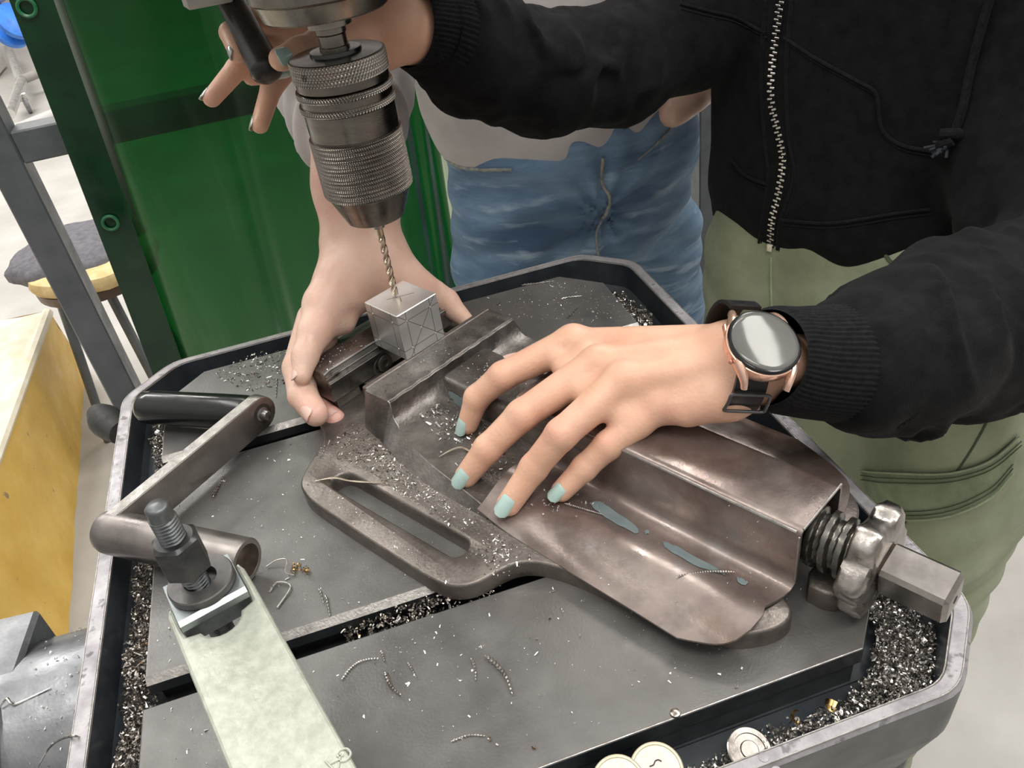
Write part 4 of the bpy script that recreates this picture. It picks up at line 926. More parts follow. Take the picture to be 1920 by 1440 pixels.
# ---- flakes on the vise
VB_ = None
def onvise(u, v_, z): return G(u, v_, z)
def gflakes(n, cu, cv, su, sv, z, smin, smax, mt, label, curl=.65, clip=None):
    def rg_():
        while True:
            u = random.gauss(cu, su); w = random.gauss(cv, sv)
            if clip is None or clip(u, w): q = G(u, w, 0); return (q[0], q[1])
    zz = z if callable(z) else (lambda x, y: z)
    flakes('metal_flakes', rg_, n, zz, smin, smax, mt, label, curl=curl)
def luv(x, y): b_ = A(x,y,0)-O; return b_@U, b_@V
clipb = lambda u, w: (w < -72-max(0,(60-u))*.0 and w > -139 and u > 10 and not (44 < u < 170 and -124 < w+ (u-100)*.0 < -101) and u < 200)
gflakes(900, 55, -88, 34, 11, 12.6, .4, 1.7, M_CHIPD, 'dense dark swarf on the vise base flange beside the fixed jaw', clip=clipb)
gflakes(380, 110, -91, 34, 7, 12.6, .3, 1.4, M_CHIPW, 'bright flakes on the vise base flange between slot and jaw', clip=clipb)
gflakes(210, 184, -99, 9, 7, 12.6, .4, 1.5, M_CHIP, 'cluster of bright flakes at the near corner of the vise lobe', clip=lambda u, w: u > 172 and w > -128 and w < -84 and u < 206-max(0,(-100-w))*.4, curl=.45)
gflakes(160, 110, -130, 45, 4, 12.6, .25, .9, M_CHIPW, 'sparse flakes along the outer bar of the vise lobe', clip=lambda u, w: -137 < w < -126 and 30 < u < 185)
gflakes(220, 34, 5, 5, 38, 42.1, .2, 1.0, M_CHIPD, 'fine swarf along the top of the fixed jaw', clip=lambda u, w: 23 < u < 45 and -58 < w < 64)
gflakes(110, 84, 6, 18, 11, 42.1, .2, 1.0, M_CHIPW, 'few bright flakes on the cast housing behind the fixed jaw', clip=lambda u, w: 60 < u < 120 and -14 < w < 22)
def rampz(x, y):
    u, w = luv(x, y); return float(np.interp(u, US, ZT))+.5
gflakes(300, 84, -36, 13, 8, rampz, .5, 2.4, M_CHIP, 'pile of bright curls on the jaw ramp below the housing', clip=lambda u, w: 58 < u < 150 and -62 < w < -21)
gflakes(200, 128, -46, 16, 14, rampz, .4, 1.7, M_CHIPD, 'dark chips on the jaw ramp between the fingertips', clip=lambda u, w: 70 < u < 150 and -70 < w < -21)
gflakes(120, 56, 4, 2.2, 22, 42.0, .3, 1.2, M_CHIP, 'chips caught between fixed jaw and cast housing', clip=lambda u, w: 50 < u < 58 and -22 < w < 28) if False else None
# rear jaw and cast sheet flakes
def jz(x, y): return 46.2
def jreg():
    q = J(random.uniform(-20,-1), random.uniform(-66,-22), 0); return (q[0], q[1])
flakes('metal_flakes', jreg, 120, jz, .3, 1.5, M_CHIP, 'chips on the top of the sliding jaw left of the cube')
def shz(px_, py_): 
    h_ = hit(covb, px_, py_, .3); return h_
vs = []; k = 0; fs = []
for i in range(90):
    if i < 45: q = shz(random.gauss(1050,40), random.gauss(945,12))
    else: q = shz(random.uniform(1000,1440), random.uniform(930,1150))
    if q is None: continue
    s_ = random.uniform(.3,1.3) if i < 45 else random.uniform(.2,.8); m_r = ribbon(q+Z*s_*.4, s_, random.uniform(.2,.8), s_*.6, .4, rrot(), n=4); vs.append(m_r[0]); fs += [[a_+k for a_ in b_] for b_ in m_r[1]]; k += len(m_r[0])
obj('metal_flakes', (np.concatenate(vs), fs), M_CHIPW, kind='stuff', smooth=False, label='bright flakes on the brown sheet cover of the vise', cat='swarf')
q_ = []
vs = []; k = 0; fs = []
for i in range(130):
    x, y = random.uniform(-104,-42), random.uniform(150,285); dy_ = y-(214+(x+125)*-.06); zz = -137+math.sqrt(max(0, 80**2-dy_**2))+.3
    s_ = random.uniform(.4,1.6); m_r = ribbon(A(x,y,zz+s_*.3), s_, random.uniform(.2,.8), s_*.5, .4, rrot(), n=4); vs.append(m_r[0]); fs += [[a_+k for a_ in b_] for b_ in m_r[1]]; k += len(m_r[0])
obj('metal_flakes', (np.concatenate(vs), fs), M_CHIPW, kind='stuff', smooth=False, label='few chips lying on the grey arm below the left rim', cat='swarf')

# individually countable chips
def spiral(p0, p1, r0, r1, turns, w=.9, name='spiral_chip', mt=M_CHIP, label='', group=None, bend=0, lift=0):
    """a corkscrew chip lying between two points"""
    d = p1-p0; L_ = np.linalg.norm(d); x, y, dd = basis(d); n = int(turns*10); v = []; side = np.cross(Z, dd)
    for i in range(n+1):
        s_ = i/n; t = 2*math.pi*turns*s_; r = (r0+(r1-r0)*s_)*min(1, 8*s_+.2, 8*(1-s_)+.2); c_1 = p0+d*s_+side*bend*math.sin(math.pi*s_)+Z*(max(r0,r1)*.9)
        for o_ in (-.5,.5): v.append(c_1+(x*math.cos(t)+y*math.sin(t))*r+dd*o_*w*L_/turns*.55)
    f = [[2*i,2*i+1,2*i+3,2*i+2] for i in range(n)]
    return obj(name, (v, f), mt, label=label, cat='metal chip', group=group)
SP = [((600,1105),(608,1135),.9,5,0),((612,1118),(620,1160),1.1,7,0),((640,1278),(712,1236),1.1,17,5),((716,1222),(722,1244),1.0,5,0),((724,1262),(756,1308),1.5,10,-2),((766,1244),(782,1274),.9,7,0),
      ((846,1392),(912,1382),.9,12,2),((910,1232),(962,1308),1.6,13,3),((884,1236),(892,1280),.9,8,1),((1064,598),(1086,576),1.1,6,0),((978,536),(1040,528),.9,11,0),((932,573),(938,566),.8,3,0),
      ((520,712),(518,748),.8,6,0),((400,935),(422,893),1.5,9,0),((1050,562),(1092,556),.9,8,1)]
GRP = 'corkscrew chips on the table plate'
whr = ['left of the near T-slot, shorter of a pair','left of the near T-slot, longer of a pair','long curved one on the near plate beside the clamp strap','tiny one above the curved pair on the near plate','tapering one pointing down on the near plate','thin straight one near the slot on the near plate',
       'flat lying one by the bottom edge of the plate','long dark one in the middle of the near plate','slim one beside the long dark one on the near plate','straight bright one on the back right plate','one lying along the back rim of the plate','stub standing beyond the fixed jaw',
       'short one left of the man\'s fingers','ribbed dark one beside the crank arm','crooked one among the flakes of the back right plate']
for (a_, b_, r_, tn, bd), wh in zip(SP, whr):
    spiral(B(*a_, .1), B(*b_, .1), r_, r_*.35, tn, label='corkscrew steel chip, '+wh, group=GRP, bend=bd, mt=M_CHIP if r_ < 1.4 else M_CHIPD)
p_ = [hit(covb, x, y, .4) for x, y in ((1266,1085),(1378,1076))]; spiral(p_[0], p_[1], .5, 1.1, 24, label='long ribbed chip lying on the foot of the brown sheet cover', bend=2, mt=M_CHIP)
p_ = [hit(covb, x, y, .4) for x, y in ((1058,946),(1132,968))]; spiral(p_[0], p_[1], .9, .35, 22, label='spring-like chip on the sheet cover beside the little finger', mt=M_CHIP)
q1 = [G(*t) for t in ((38,-128,13.2),(48,-119,14.5),(58,-114,13.6),(70,-108,14.2),(82,-99,13.6))]
obj('ribbon_chip', tube(q1, [.4,1.1,.8,1.0,.5], 5, 5, flat=(Z,.3)), mat('pale_ribbon', (.6,.52,.42), (.75,.68,.58), rough=.35, metal=.9, scale=200), label='long pale ribbon chip stretched across the vise slot', cat='metal chip')
q2 = [G(*t) for t in ((100,-66,21.6),(103,-58,23),(107,-52,23.4),(113,-50,22),(120,-50,21.4))]
obj('ribbon_chip', tube(q2, [.3,.9,1.0,.9,.3], 5, 5, flat=(Z,.3)), mat('pale_ribbon', (.6,.5,.4)), label='bent pale ribbon chip on the jaw ramp before the middle finger', cat='metal chip')
cg = B(1070,1262,0)
gold = []
for i in range(16): m_r = ribbon(B(561+random.uniform(-14,14),1064+random.uniform(-6,8),1.2+random.random()*2), random.uniform(1.2,2.6), random.uniform(.5,1.1), .9, .8, rrot(), n=8); gold.append(m_r)
obj('golden_chip', join(*gold), M_CHIPG, label='golden brown curled chip tangle right of the crank socket', cat='metal chip', smooth=False, kind='stuff')
obj('wire_chip', tube([B(500,1062,1), B(520,1050,3), B(538,1050,5), B(535,1072,3), B(552,1078,1)], .4, 6, 5), M_CHIPD, label='thin wiry chip looping beside the golden tangle', cat='metal chip')
obj('wire_chip', tube([B(505,1110,1), B(520,1092,2), B(545,1100,1.5), B(520,1140,.8)], [.6,.7,.5,.8], 6, 5), M_CHIP, label='pale twisted wire chip right of the clamp pad', cat='metal chip')
for i, (x, y, lb_) in enumerate(((915,1384,'at the bottom middle of the near plate'),(1003,1398,'near the bottom edge right of the first golden crumb'),(1032,1161,'in front of the vise foot on the near plate'))):
    m_r = ribbon(B(x,y,.8), 1.3, .6, 1.2, .5, rrot(), n=5); obj('golden_crumb', m_r, M_CHIPG, label='small golden crumb '+lb_, cat='metal chip')
for (x, y, s_, lb_) in ((1560,1330,4.2,'right of two brown curls by the front rim'),(1500,1345,3.2,'left of two brown curls by the front rim')):
    m_r = ribbon(B(x,y,-14), s_, .6, 3.0, .5, rrot(), n=10, taper=.1); obj('brown_curl', m_r, M_CHIPG, label='big golden brown curl, '+lb_, cat='metal chip')
for (x, y, s_, lb_) in ((1215,612,3.4,'beside the woman\'s hand at the back right gutter'),(292,810,4.0,'under the black crank grip in the left gutter')):
    m_r = ribbon(B(x,y,-9), s_, 1.2, 2.6, .8, rrot(), n=16, taper=.3); obj('big_curl', m_r, M_CHIP, label='large silvery curl '+lb_, cat='metal chip')
obj('coolant_bead', lathe([(.4,0),(2.0,.3),(2.7,1.1),(2.4,2.0),(1.2,2.5)], B(1266,1340,-1.0), Z, 20), M_CHIPD, label='round dark pellet on the front edge of the plate', cat='metal chip')
lw = [B(20,1425,-75), B(85,1400,-60), B(130,1382,-6), B(170,1395,-14), B(205,1425,-26), B(262,1418,-24)]
obj('long_wire_chip', tube([B(70,1440,-58), B(95,1400,-50), B(128,1381,-1), B(160,1388,-6), B(200,1420,-25), B(262,1410,-24)], [.3,.6,.8,.5,.4,.3], 6, 8), M_CHIPD, label='long curved wire chip hooked over the left rim at the bottom', cat='metal chip')
obj('long_wire_chip', tube([B(0,1326,-57), B(12,1310,-54), B(20,1318,-56), B(30,1320,-58), B(60,1307,-58), B(95,1290,-57)], [.5,1,.9,.8,.7,.4], 6, 6), M_CHIP, label='looped pale ribbon chip on the support arm at lower left', cat='metal chip')

# ================================================================== PEOPLE
def fing(pts, rs, k=2.0):
    """finger as overlapping round cones; pts are joint centres from knuckle to tip"""
    out = []
    for i in range(len(pts)-1): out.append((pts[i], pts[i+1], rs[i], rs[i+1], k))
    return out
def nail(tip, prev, up, L_=11.5, W_=8.2, r=6.0, name='nail', mt=M_NAILM, parent=None, over=2.5, label=None, sidev=0.0):
    d = nrm(tip-prev); n_ = nrm(up-d*(up@d)); s_ = np.cross(d, n_); v, f = [], []; NA, NB = 8, 8; rc = W_*.62
    for i in range(NA+1):
        t = i/NA; x = -L_+over+r*.55+L_*t; wid = W_*(.80+.2*math.sin(min(1,t*1.6)*math.pi/2))*(1 if t < .75 else math.sqrt(max(0,1-((t-.75)/.27)**2)))
        wid = max(wid, .6)
        for j in range(NB+1):
            q = (j/NB-.5)*wid; h = r+.55-(rc-math.sqrt(max(0,rc*rc-q*q)))*.9-.035*max(0,x)**1.6-(.5 if t == 0 else 0)
            v.append(tip+d*x+s_*q+n_*h)
    f = [[i*(NB+1)+j, (i+1)*(NB+1)+j, (i+1)*(NB+1)+j+1, i*(NB+1)+j+1] for i in range(NA) for j in range(NB)]
    m_ = len(v); v += [p-n_*.7 for p in v[:m_]]; f += [[x+m_ for x in q[::-1]] for q in f]
    edge = [j for j in range(NB+1)]+[i*(NB+1)+NB for i in range(1,NA+1)]+[NA*(NB+1)+j for j in range(NB-1,-1,-1)]+[i*(NB+1) for i in range(NA-1,0,-1)]
    f += [[edge[i], edge[(i+1)%len(edge)], edge[(i+1)%len(edge)]+m_, edge[i]+m_] for i in range(len(edge))]
    return obj(name, (v, f), mt, parent, label=label, angle=50)

# ---------------------------------------------------------------- woman in the black hoodie
wom = empty('person', (640,430,FZ), 'person in black zip hoodie and olive cargo trousers holding the vise with one hand', 'person')
WL[wom.name] = (640,430,FZ)
WR = A(374,140,94)     # wrist centre
mcp = dict(i=A(302,229,75), m=A(305,190,81), r=A(311,164,83), p=A(327,146,72))
F = dict(i=[mcp['i'], A(252,233,61), A(233,239,45), A(223,238,26)],
         m=[mcp['m'], A(251,187,61), A(226,188,42), A(209,189,24)],
         r=[mcp['r'], A(266,155,64), A(247,158,42), A(227,154,23)],
         p=[mcp['p'], A(292,146,53), A(276,148,39), A(260,148,26)])
RR = dict(i=[11.4,9.6,8.7,7.3], m=[11.6,9.9,9.0,7.7], r=[11.2,9.6,8.7,7.6], p=[10.2,8.6,7.8,6.8])
prims = []
for k_ in 'imrp': prims += fing(F[k_], RR[k_], 3.2)
for a_, b_, t1, t2 in (('i','m',.30,.30),('m','r',.36,.36),('r','p',.40,.42)):
    prims.append((F[a_][0]*(1-t1)+F[a_][1]*t1-Z*2.5, F[b_][0]*(1-t2)+F[b_][1]*t2-Z*2.5, 6.2, 6.2, 6))
    prims.append(((F[a_][0]+F[b_][0])/2-Z*2, ((F[a_][0]*(1-t1)+F[a_][1]*t1)+(F[b_][0]*(1-t2)+F[b_][1]*t2))/2-Z*2.5, 8.6, 6.0, 6))
prims.append((mcp['p']+dn_*4+(WR0-mcp['p'])*.22 if False else A(338,134,73), A(350,127,80), 11, 11, 10))

fwd = nrm(mcp['m']-WR); sidew = nrm(mcp['p']-mcp['i']); dn = nrm(np.cross(sidew, fwd)); dn = dn if dn[2] < 0 else -dn
wl = {'i': WR+A(2,16,-1), 'm': WR+A(0,6,2), 'r': WR+A(-1,-5,1), 'p': WR+A(0,-15,-4)}
for k_, r2 in (('i',15),('m',15),('r',15),('p',14)):
    prims.append((mcp[k_]-Z*.5, wl[k_]-Z*3, 9.6 if k_ != 'p' else 9.0, r2, 7))
    prims.append((mcp[k_]+dn*7+(WR-mcp[k_])*.12, wl[k_]+dn*9, 8.5, 12, 8))
for k_ in 'imrp': prims.append((mcp[k_]+Z*.6, mcp[k_]+Z*.6+fwd*1, 8.2, 7.5, 6))    # knuckle bumps
# hypothenar pad and thumb mount, thumb going under to the far side of the housing
prims += [(mcp['p']+dn*9+(WR-mcp['p'])*.25, WR+A(-14,-15,-14), 10, 14, 8), (mcp['i']+dn*12+(WR-mcp['i'])*.35, WR+A(-6,14,-12), 11, 13, 8)]
thb = [WR+A(-12,20,-10), A(325,238,54), A(292,256,50), A(268,266,46)]
prims += fing(thb, [13,10.5,8.6,6.6], 5)
fa1, fa2, fa3 = D(1462,672,472), D(1540,684,490), D(1610,684,508)
prims += [(WR+A(0,9,0), fa1+A(0,9,0), 17, 11, 8), (WR+A(0,-9,-2), fa1+A(0,-8,0), 17, 11, 8), (fa1, fa2, 15, 17, 6), (fa2, fa3, 18, 23, 6)]
hand_l = relax(blob(prims, 1.35), 2)
# right hand on the feed lever, behind and beside the chuck
lv0, lv1 = D(436,20,572), D(500,110,556)
FR_ = {
 'i': [D(560,62,592), D(470,35,596), D(432,62,574), D(446,100,560)],
 'm': [D(575,78,596), D(500,92,598), D(445,128,592), D(397,184,586)],
 'r': [D(590,96,598), D(545,118,598), D(508,168,590), D(487,234,582)],
 'p': [D(600,112,604), D(540,132,608), D(500,142,606), D(470,146,600)] }
RR_ = dict(i=[10,8.6,7.6,6.2], m=[10,8.8,7.8,6.4], r=[9.8,8.2,7.4,6.2], p=[9,7.4,6.4,5.4])
pr2 = []
for k_ in 'imrp': pr2 += fing(FR_[k_], RR_[k_], 1.6)
wr2 = D(742,50,600)
for k_ in 'imrp': pr2.append((FR_[k_][0], wr2+(FR_[k_][0]-D(580,85,598))*.45, 10.5, 15, 8))
pr2 += [(D(600,90,606), D(700,90,604), 14, 19, 8), (D(640,45,606), D(720,40,600), 17, 22, 8)]
tb2 = [D(670,72,585), D(604,84,560), D(562,98,545), D(526,111,534)]
pr2 += fing(tb2, [15,11,9.2,7.6], 5)
pr2 += [(wr2, D(800,58,618), 25, 24, 10), (D(800,58,618), D(900,110,664), 24, 28, 8)]
hand_r = relax(blob(pr2, 1.5), 2)

# hidden arms inside the sleeves tie the two hands into one body
SHL, SHR = A(835,330,330), A(690,645,330)
tors = [(A(722,515,-100), A(735,522,250), 72, 75, 30), (SHL, SHR, 45, 45, 30), (A(735,520,280), A(740,520,410), 52, 50, 30), (A(722,515,-100), A(745,345,-330), 55, 50, 20), (A(722,515,-100), A(650,580,-330), 55, 50, 20)]
eL = D(2010,560,650); eR = D(1100,150,760)
arms = [(fa3, eL, 27, 36, 10), (eL, D(1960,250,720), 36, 38, 10), (D(1960,250,720), SHL, 38, 40, 10), (D(900,110,664), eR, 28, 32, 10), (eR, D(1290,100,830), 32, 34, 10), (D(1290,100,830), SHR, 36, 40, 10)]
legs = [(A(745,345,-330), A(745,350,-880), 48, 30, 20), (A(650,580,-330), A(650,585,-880), 48, 30, 20)]
inner = relax(blob(tors+arms+legs, 9), 1)
body = join(hand_l, hand_r, inner)
obj('body', body, M_SKIN_W, wom, angle=180)
upc = lambda p: nrm(nrm(CC-p)*1.0+Z*.7)
for k_, ext in (('i',11.5),('m',13),('r',13.5),('p',11)):
    t_, p_ = F[k_][3], F[k_][2]; up = upc(t_)
    if k_ == 'i': up = nrm(nrm(CC-t_)*.3+A(-1,-.15,.25)*1.0)
    nail(t_, p_, up, ext+1.5, 10.2 if k_ != 'p' else 8.8, RR[k_][3], parent=wom, over=4.2)
nail(thb[-1], thb[-2], Z+A(0,.6,0), 11, 9, 6.4, parent=wom, mt=M_NAIL, over=3)
nail(tb2[-1], tb2[-2], nrm(CC-tb2[-1])*1.0+Z*.15, 13, 11.5, 7.4, parent=wom, over=2.5)
nail(FR_['m'][3], FR_['m'][2], A(-1,.1,.35), 11, 8.5, 6.4, parent=wom, over=2.6, mt=mat('silvery_green_nail', (.45,.5,.45), (.55,.58,.53), rough=.15, metal=.3, bump=0))
nail(FR_['r'][3], FR_['r'][2], A(-1,.1,.25), 11, 8, 6.2, parent=wom, over=2.6, mt=MATS['silvery_green_nail'])
nail(FR_['i'][3], FR_['i'][2], A(-.8,-.3,.2), 10, 8, 6.2, parent=wom, over=2.2, mt=MATS['silvery_green_nail'])
nail(FR_['p'][3], FR_['p'][2], A(-.4,-.2,.9), 9, 7.5, 5.4, parent=wom, over=2.0, mt=MATS['silvery_green_nail'])
nail(D(520,134,562), D(552,128,566), A(0,-.4,-1)+nrm(CC-D(520,134,562)), 12, 10, 4.0, parent=wom, over=2.0)

# hoodie: torso, both sleeves, hem band
FT_ = nrm(A(-.9,-.43,0)); ST_ = A(-FT_[1], FT_[0], 0)     # front and sideways directions of the torso
zf = A(595,460,0)                                    # front of the torso at the zip
tc = zf-FT_*118+A(12,-4,0)
fl_ = (FT_, 1.45)
hood = [(A(tc[0],tc[1],-10), A(tc[0]+18,tc[1]+8,330), 160, 166, 18, fl_),
        (A(tc[0]-4,tc[1]-2,-46), A(tc[0]-4,tc[1]-2,-30), 152, 157, 10, fl_)]
SL = [D(1600,700,505), D(1700,650,525), D(1800,610,560), D(1935,560,620)]
hs = [(D(1622,680,513), D(1700,655,535), 46, 53, 12), (D(1700,655,535), D(1810,612,575), 52, 61, 14), (D(1810,612,575), eL, 61, 70, 16), (eL, D(1960,250,720), 70, 78, 25), (D(1960,250,720), SHL, 78, 84, 30)]
hr = [(D(808,60,630), D(890,105,668), 35, 47, 10), (D(890,105,668), D(1010,138,712), 48, 49, 12), (D(1010,138,712), D(1140,128,765), 49, 50, 14), (D(1140,128,765), D(1290,52,830), 50, 56, 20), (D(1290,52,830), SHR, 58, 80, 25)]
ax1, ax2 = D(1592,690,508), D(1810,600,575)
axd = nrm(ax2-ax1); ay1, ay2 = D(800,68,628), D(1140,148,765); ayd = nrm(ay2-ay1)
def hdisp(P_):
    d = wav(P_, 95, 2.6, 0, 3)
    s_ = (P_-ax1)@axd; lat = np.linalg.norm(P_-ax1-np.outer(s_, axd), axis=1); mod = .5+.5*np.sin(P_@A(.021,-.03,.052)+1.0); w1 = wav(P_, 60, 1.0, 5, 3)
    m = np.exp(-((s_-50)/50)**2)*(lat < 90)
    d = d+m*6.0*mod*(np.sin(s_*2*math.pi/34+2.6*w1+1.7*np.sin(P_@(A(.1,.3,.9)*.05)+.6)).clip(-.6,1))
    m3 = np.exp(-((s_-190)/100)**2)*(lat < 115); d = d+m3*8*(.3+.7*mod)*np.sin(s_*2*math.pi/85+2.8*w1+1.2*np.sin(P_@(A(.3,.2,.8)*.03))).clip(-.7,1)
    t_ = (P_-ay1)@ayd; la2 = np.linalg.norm(P_-ay1-np.outer(t_, ayd), axis=1); m2 = np.exp(-((t_-120)/140)**2)*(la2 < 95); md2 = .5+.5*np.sin(P_@A(.03,.02,.05)+2.0)
    d = d+m2*5.5*(.15+.85*md2)*np.sin(t_*2*math.pi/62+3.4*w1+1.6*np.sin(P_@(A(.2,.1,.9)*.05)+2)).clip(-.6,1)
    return d.astype(np.float32)
hoodie = relax(blob(hood+hs+hr, 4.2, hdisp), 1)
hd = obj('hoodie', hoodie, M_HOOD, wom, angle=180)
hb = bvh(hoodie)
# ribbed cuff of the left sleeve
def cuff(path, radii, nribs, name, depth=.7, sq=None):
    P_ = smoothpath(path, 8); k = len(P_); Rr = np.interp(np.linspace(0,1,k), np.linspace(0,1,len(radii)), radii); n = nribs*4; v, f = [], []; up = None
    for i in range(k):
        t = nrm(P_[min(i+1,k-1)]-P_[max(i-1,0)]); x = nrm(np.cross(Z if up is None else up, t)); up = np.cross(t, x)
        for j in range(n):
            a_ = 2*math.pi*j/n; r = Rr[i]+depth*min(1, i/6+.1)*math.cos(nribs*a_); q = x*math.cos(a_)*r+up*math.sin(a_)*r*(sq or 1); v.append(P_[i]+q)
    f = [[i*n+j, i*n+(j+1)%n, (i+1)*n+(j+1)%n, (i+1)*n+j] for i in range(k-1) for j in range(n)]
    return obj(name, (v, f), M_HOODR, wom, angle=180)
cuff([D(1436,670,464), D(1450,672,468), D(1490,678,480), D(1560,681,498), D(1612,680,510), D(1636,680,516)], [27,29.5,31.5,35,40.5,44], 64, 'ribbed_cuff', .6)
cuff([D(764,48,606), D(780,50,612), D(800,56,624), D(836,72,640)], [29,31,34,39], 56, 'ribbed_cuff', .7)
# seams pressed on the hoodie surface
def seam(bv, pts, r, mt, name, par, lift=.2, m=5):
    h_ = hits(bv, pts, lift, m)
    if len(h_) > 2: return obj(name, tube(h_, r, 6, 1), mt, par)
for pts in ([(1470,70),(1530,110),(1600,148),(1640,172),(1646,200)], [(1646,200),(1655,245),(1690,272),(1745,283)], [(1274,8),(1330,22),(1380,34),(1436,62)], [(1484,0),(1474,120),(1478,250),(1488,330),(1462,420),(1458,468)], [(1436,0),(1428,120),(1432,240),(1440,330),(1428,420),(1424,455)],
            [(1462,412),(1560,418),(1680,400),(1745,392)], [(1372,300),(1400,330),(1440,346)]):
    seam(hb, pts, 1.7, M_HOODR, 'seam', wom, .5); seam(hb, [(x+3, y+9) for x, y in pts], .9, M_HOODR, 'seam', wom)
# zip: tape, teeth, box
zpts = [(1467,-10),(1458,60),(1450,130),(1449,190),(1462,250),(1470,300),(1462,360),(1450,410),(1446,462)]
zh = hits(hb, zpts, .6, 14)
obj('zip_tape', tube(zh, 4.2, 8, 1, flat=(FT_,.3)), M_HOODR, wom)
teeth = []; dist = 0; last = zh[0]; side_ = 1; zl = smoothpath(zh, 3)
for q in zl:
    if np.linalg.norm(q-last) > 2.9:
        t_ = nrm(q-last); sd = nrm(np.cross(t_, FT_)); teeth.append((q+sd*side_*1.5+FT_*1.6, sd, t_)); side_ *= -1; last = q
tooth0 = None
for (c_1, sd, t_) in teeth[:300]:
    m_ = box(A(0,0,0), (5.0,2.0,2.0), bev=.4)
    if tooth0 is None:
        tooth0 = obj('zip_tooth', m_, M_ZIP, wom, smooth=False, origin=A(0,0,0)); o = tooth0
    else: o = tooth0.copy(); COL.objects.link(o)
    fz = np.cross(sd, t_); o.matrix_basis = Matrix(((sd[0],t_[0],fz[0],(c_1[0]-640)*S),(sd[1],t_[1],fz[1],(c_1[1]-430)*S),(sd[2],t_[2],fz[2],(c_1[2]-FZ)*S),(0,0,0,1)))
obj('zip_box', box(zh[-1]+FT_*2, (6,3,9), ST_, FT_, bev=.6), M_ZIP, wom, smooth=False)
# draw cord with frayed knot
cp = [hit(hb, x, y, 3.5) for x, y in ((1858,-5),(1838,70),(1822,140),(1812,200),(1800,238),(1790,262))]
cp = [c for c in cp if c is not None]
obj('draw_cord', tube(cp, 3.6, 10, 6), M_HOODR, wom)
kn = hit(hb, 1790, 262, 6)
if kn is not None:
    obj('cord_knot', tube([kn+A(-6,4,5), kn+A(4,-6,6), kn+A(6,4,-2), kn+A(-5,2,-4), kn+A(0,-5,1)], 4.6, 10, 6), M_HOODR, wom)
    fr_ = [tube([kn-Z*3, kn+A(random.uniform(-10,-3)+ST_[0]*random.uniform(-14,6), random.uniform(-6,6)+ST_[1]*random.uniform(-16,8), random.uniform(-13,-3))], 1.4, 5, 1) for _ in range(26)]
    obj('cord_fray', join(*fr_), mat('navy_black_cord', (.015,.02,.028), (.03,.038,.05), rough=.9, scale=90), wom, kind='stuff')
# trousers
hp = A(tc[0]-2, tc[1]-2, -60)
legL = A(752,330,0); legR = A(652,575,0)
tro = [(hp+Z*10, hp-Z*60, 150, 158, 20, (FT_,1.4)), (A(742,372,-110), A(742,335,-300), 92, 98, 30), (A(742,335,-300), A(745,350,-900), 98, 66, 20), (A(665,540,-110), A(676,540,-300), 88, 92, 30), (A(676,540,-300), A(670,560,-900), 88, 64, 20), (A(705,450,-120), A(712,440,-330), 80, 85, 30),
       (A(700,300,-150), A(690,290,-330), 60, 70, 40)]
def tdisp(P_): return wav(P_, 120, 3.0, 4, 3)+1.6*np.sin(P_[:,2]*.11+1.5*np.sin(P_@(A(.02,.03,.0))))
trous = relax(blob(tro, 6.0, lambda P_: tdisp(P_).astype(np.float32)), 2)
obj('trousers', trous, M_OLIVE, wom, angle=180); tb_ = bvh(trous)
seam(tb_, [(1446,482),(1446,540),(1448,600)], 1.6, M_OLIVEL, 'fly_seam', wom)
seam(tb_, [(1660,478),(1672,492),(1700,500),(1740,498)], 2, M_OLIVED, 'pocket_seam', wom)
seam(tb_, [(1915,600),(1880,700),(1850,790),(1800,875),(1785,888)], 1.3, M_OLIVED, 'leg_seam', wom)
pk = [(1618,882),(1700,886),(1780,882),(1850,860),(1905,815)]; pk2 = [(1640,965),(1700,972),(1780,962),(1850,930),(1892,885)]
g_ = []
for a_ in np.linspace(0,1,14):
    row = []
    P1 = smoothpath([(x,y,0) for x,y in pk], 6); P2 = smoothpath([(x,y,0) for x,y in pk2], 6)
    q1 = P1[int(a_*(len(P1)-1))]; q2 = P2[int(a_*(len(P2)-1))]
    for t in np.linspace(0,1,6): x, y = q1[0]*(1-t)+q2[0]*t, q1[1]*(1-t)+q2[1]*t; row.append(hit(tb_, x, y, 3.2 if 0 < t < 1 else 2.6))
    g_.append(row)
if all(p is not None for r in g_ for p in r):
    v = [p for r in g_ for p in r]; v += [p-nrm(CC-p)*3.0 for p in v]; n0 = len(v)//2
    f = [[i*6+j, i*6+j+1, (i+1)*6+j+1, (i+1)*6+j] for i in range(13) for j in range(5)]; f += [[a_+n0 for a_ in q[::-1]] for q in f]
    ed_ = list(range(6))+[i*6+5 for i in range(1,14)]+[13*6+j for j in range(4,-1,-1)]+[i*6 for i in range(12,0,-1)]
    f += [[ed_[i], ed_[(i+1)%len(ed_)], ed_[(i+1)%len(ed_)]+n0, ed_[i]+n0] for i in range(len(ed_))]
    fp = obj('pocket_flap', (v, f), mat('olive_pocket_flap', (.17,.21,.125), (.25,.30,.19), rough=.85, scale=40, bump=.4, bscale=900, sheen=.1), wom, angle=60)
    for pts, mt_ in ((pk, M_OLIVEL), (pk2, M_OLIVEL), ([(x+2,y+9) for x,y in pk], M_OLIVED), ([(x+2,y+17) for x,y in pk], M_OLIVED), ([(x,y-9) for x,y in pk2], M_OLIVED), ([(x,y-17) for x,y in pk2], M_OLIVED)):
        h_ = hits(tb_, pts, 4.2, 5)
        if len(h_) > 2: obj('stitch_line', tube(h_, 1.0 if mt_ is M_OLIVEL else .55, 5, 1), mt_, wom)
seam(tb_, [(1700,975),(1680,1010),(1668,1032)], 1.2, M_OLIVED, 'pocket_edge', wom)
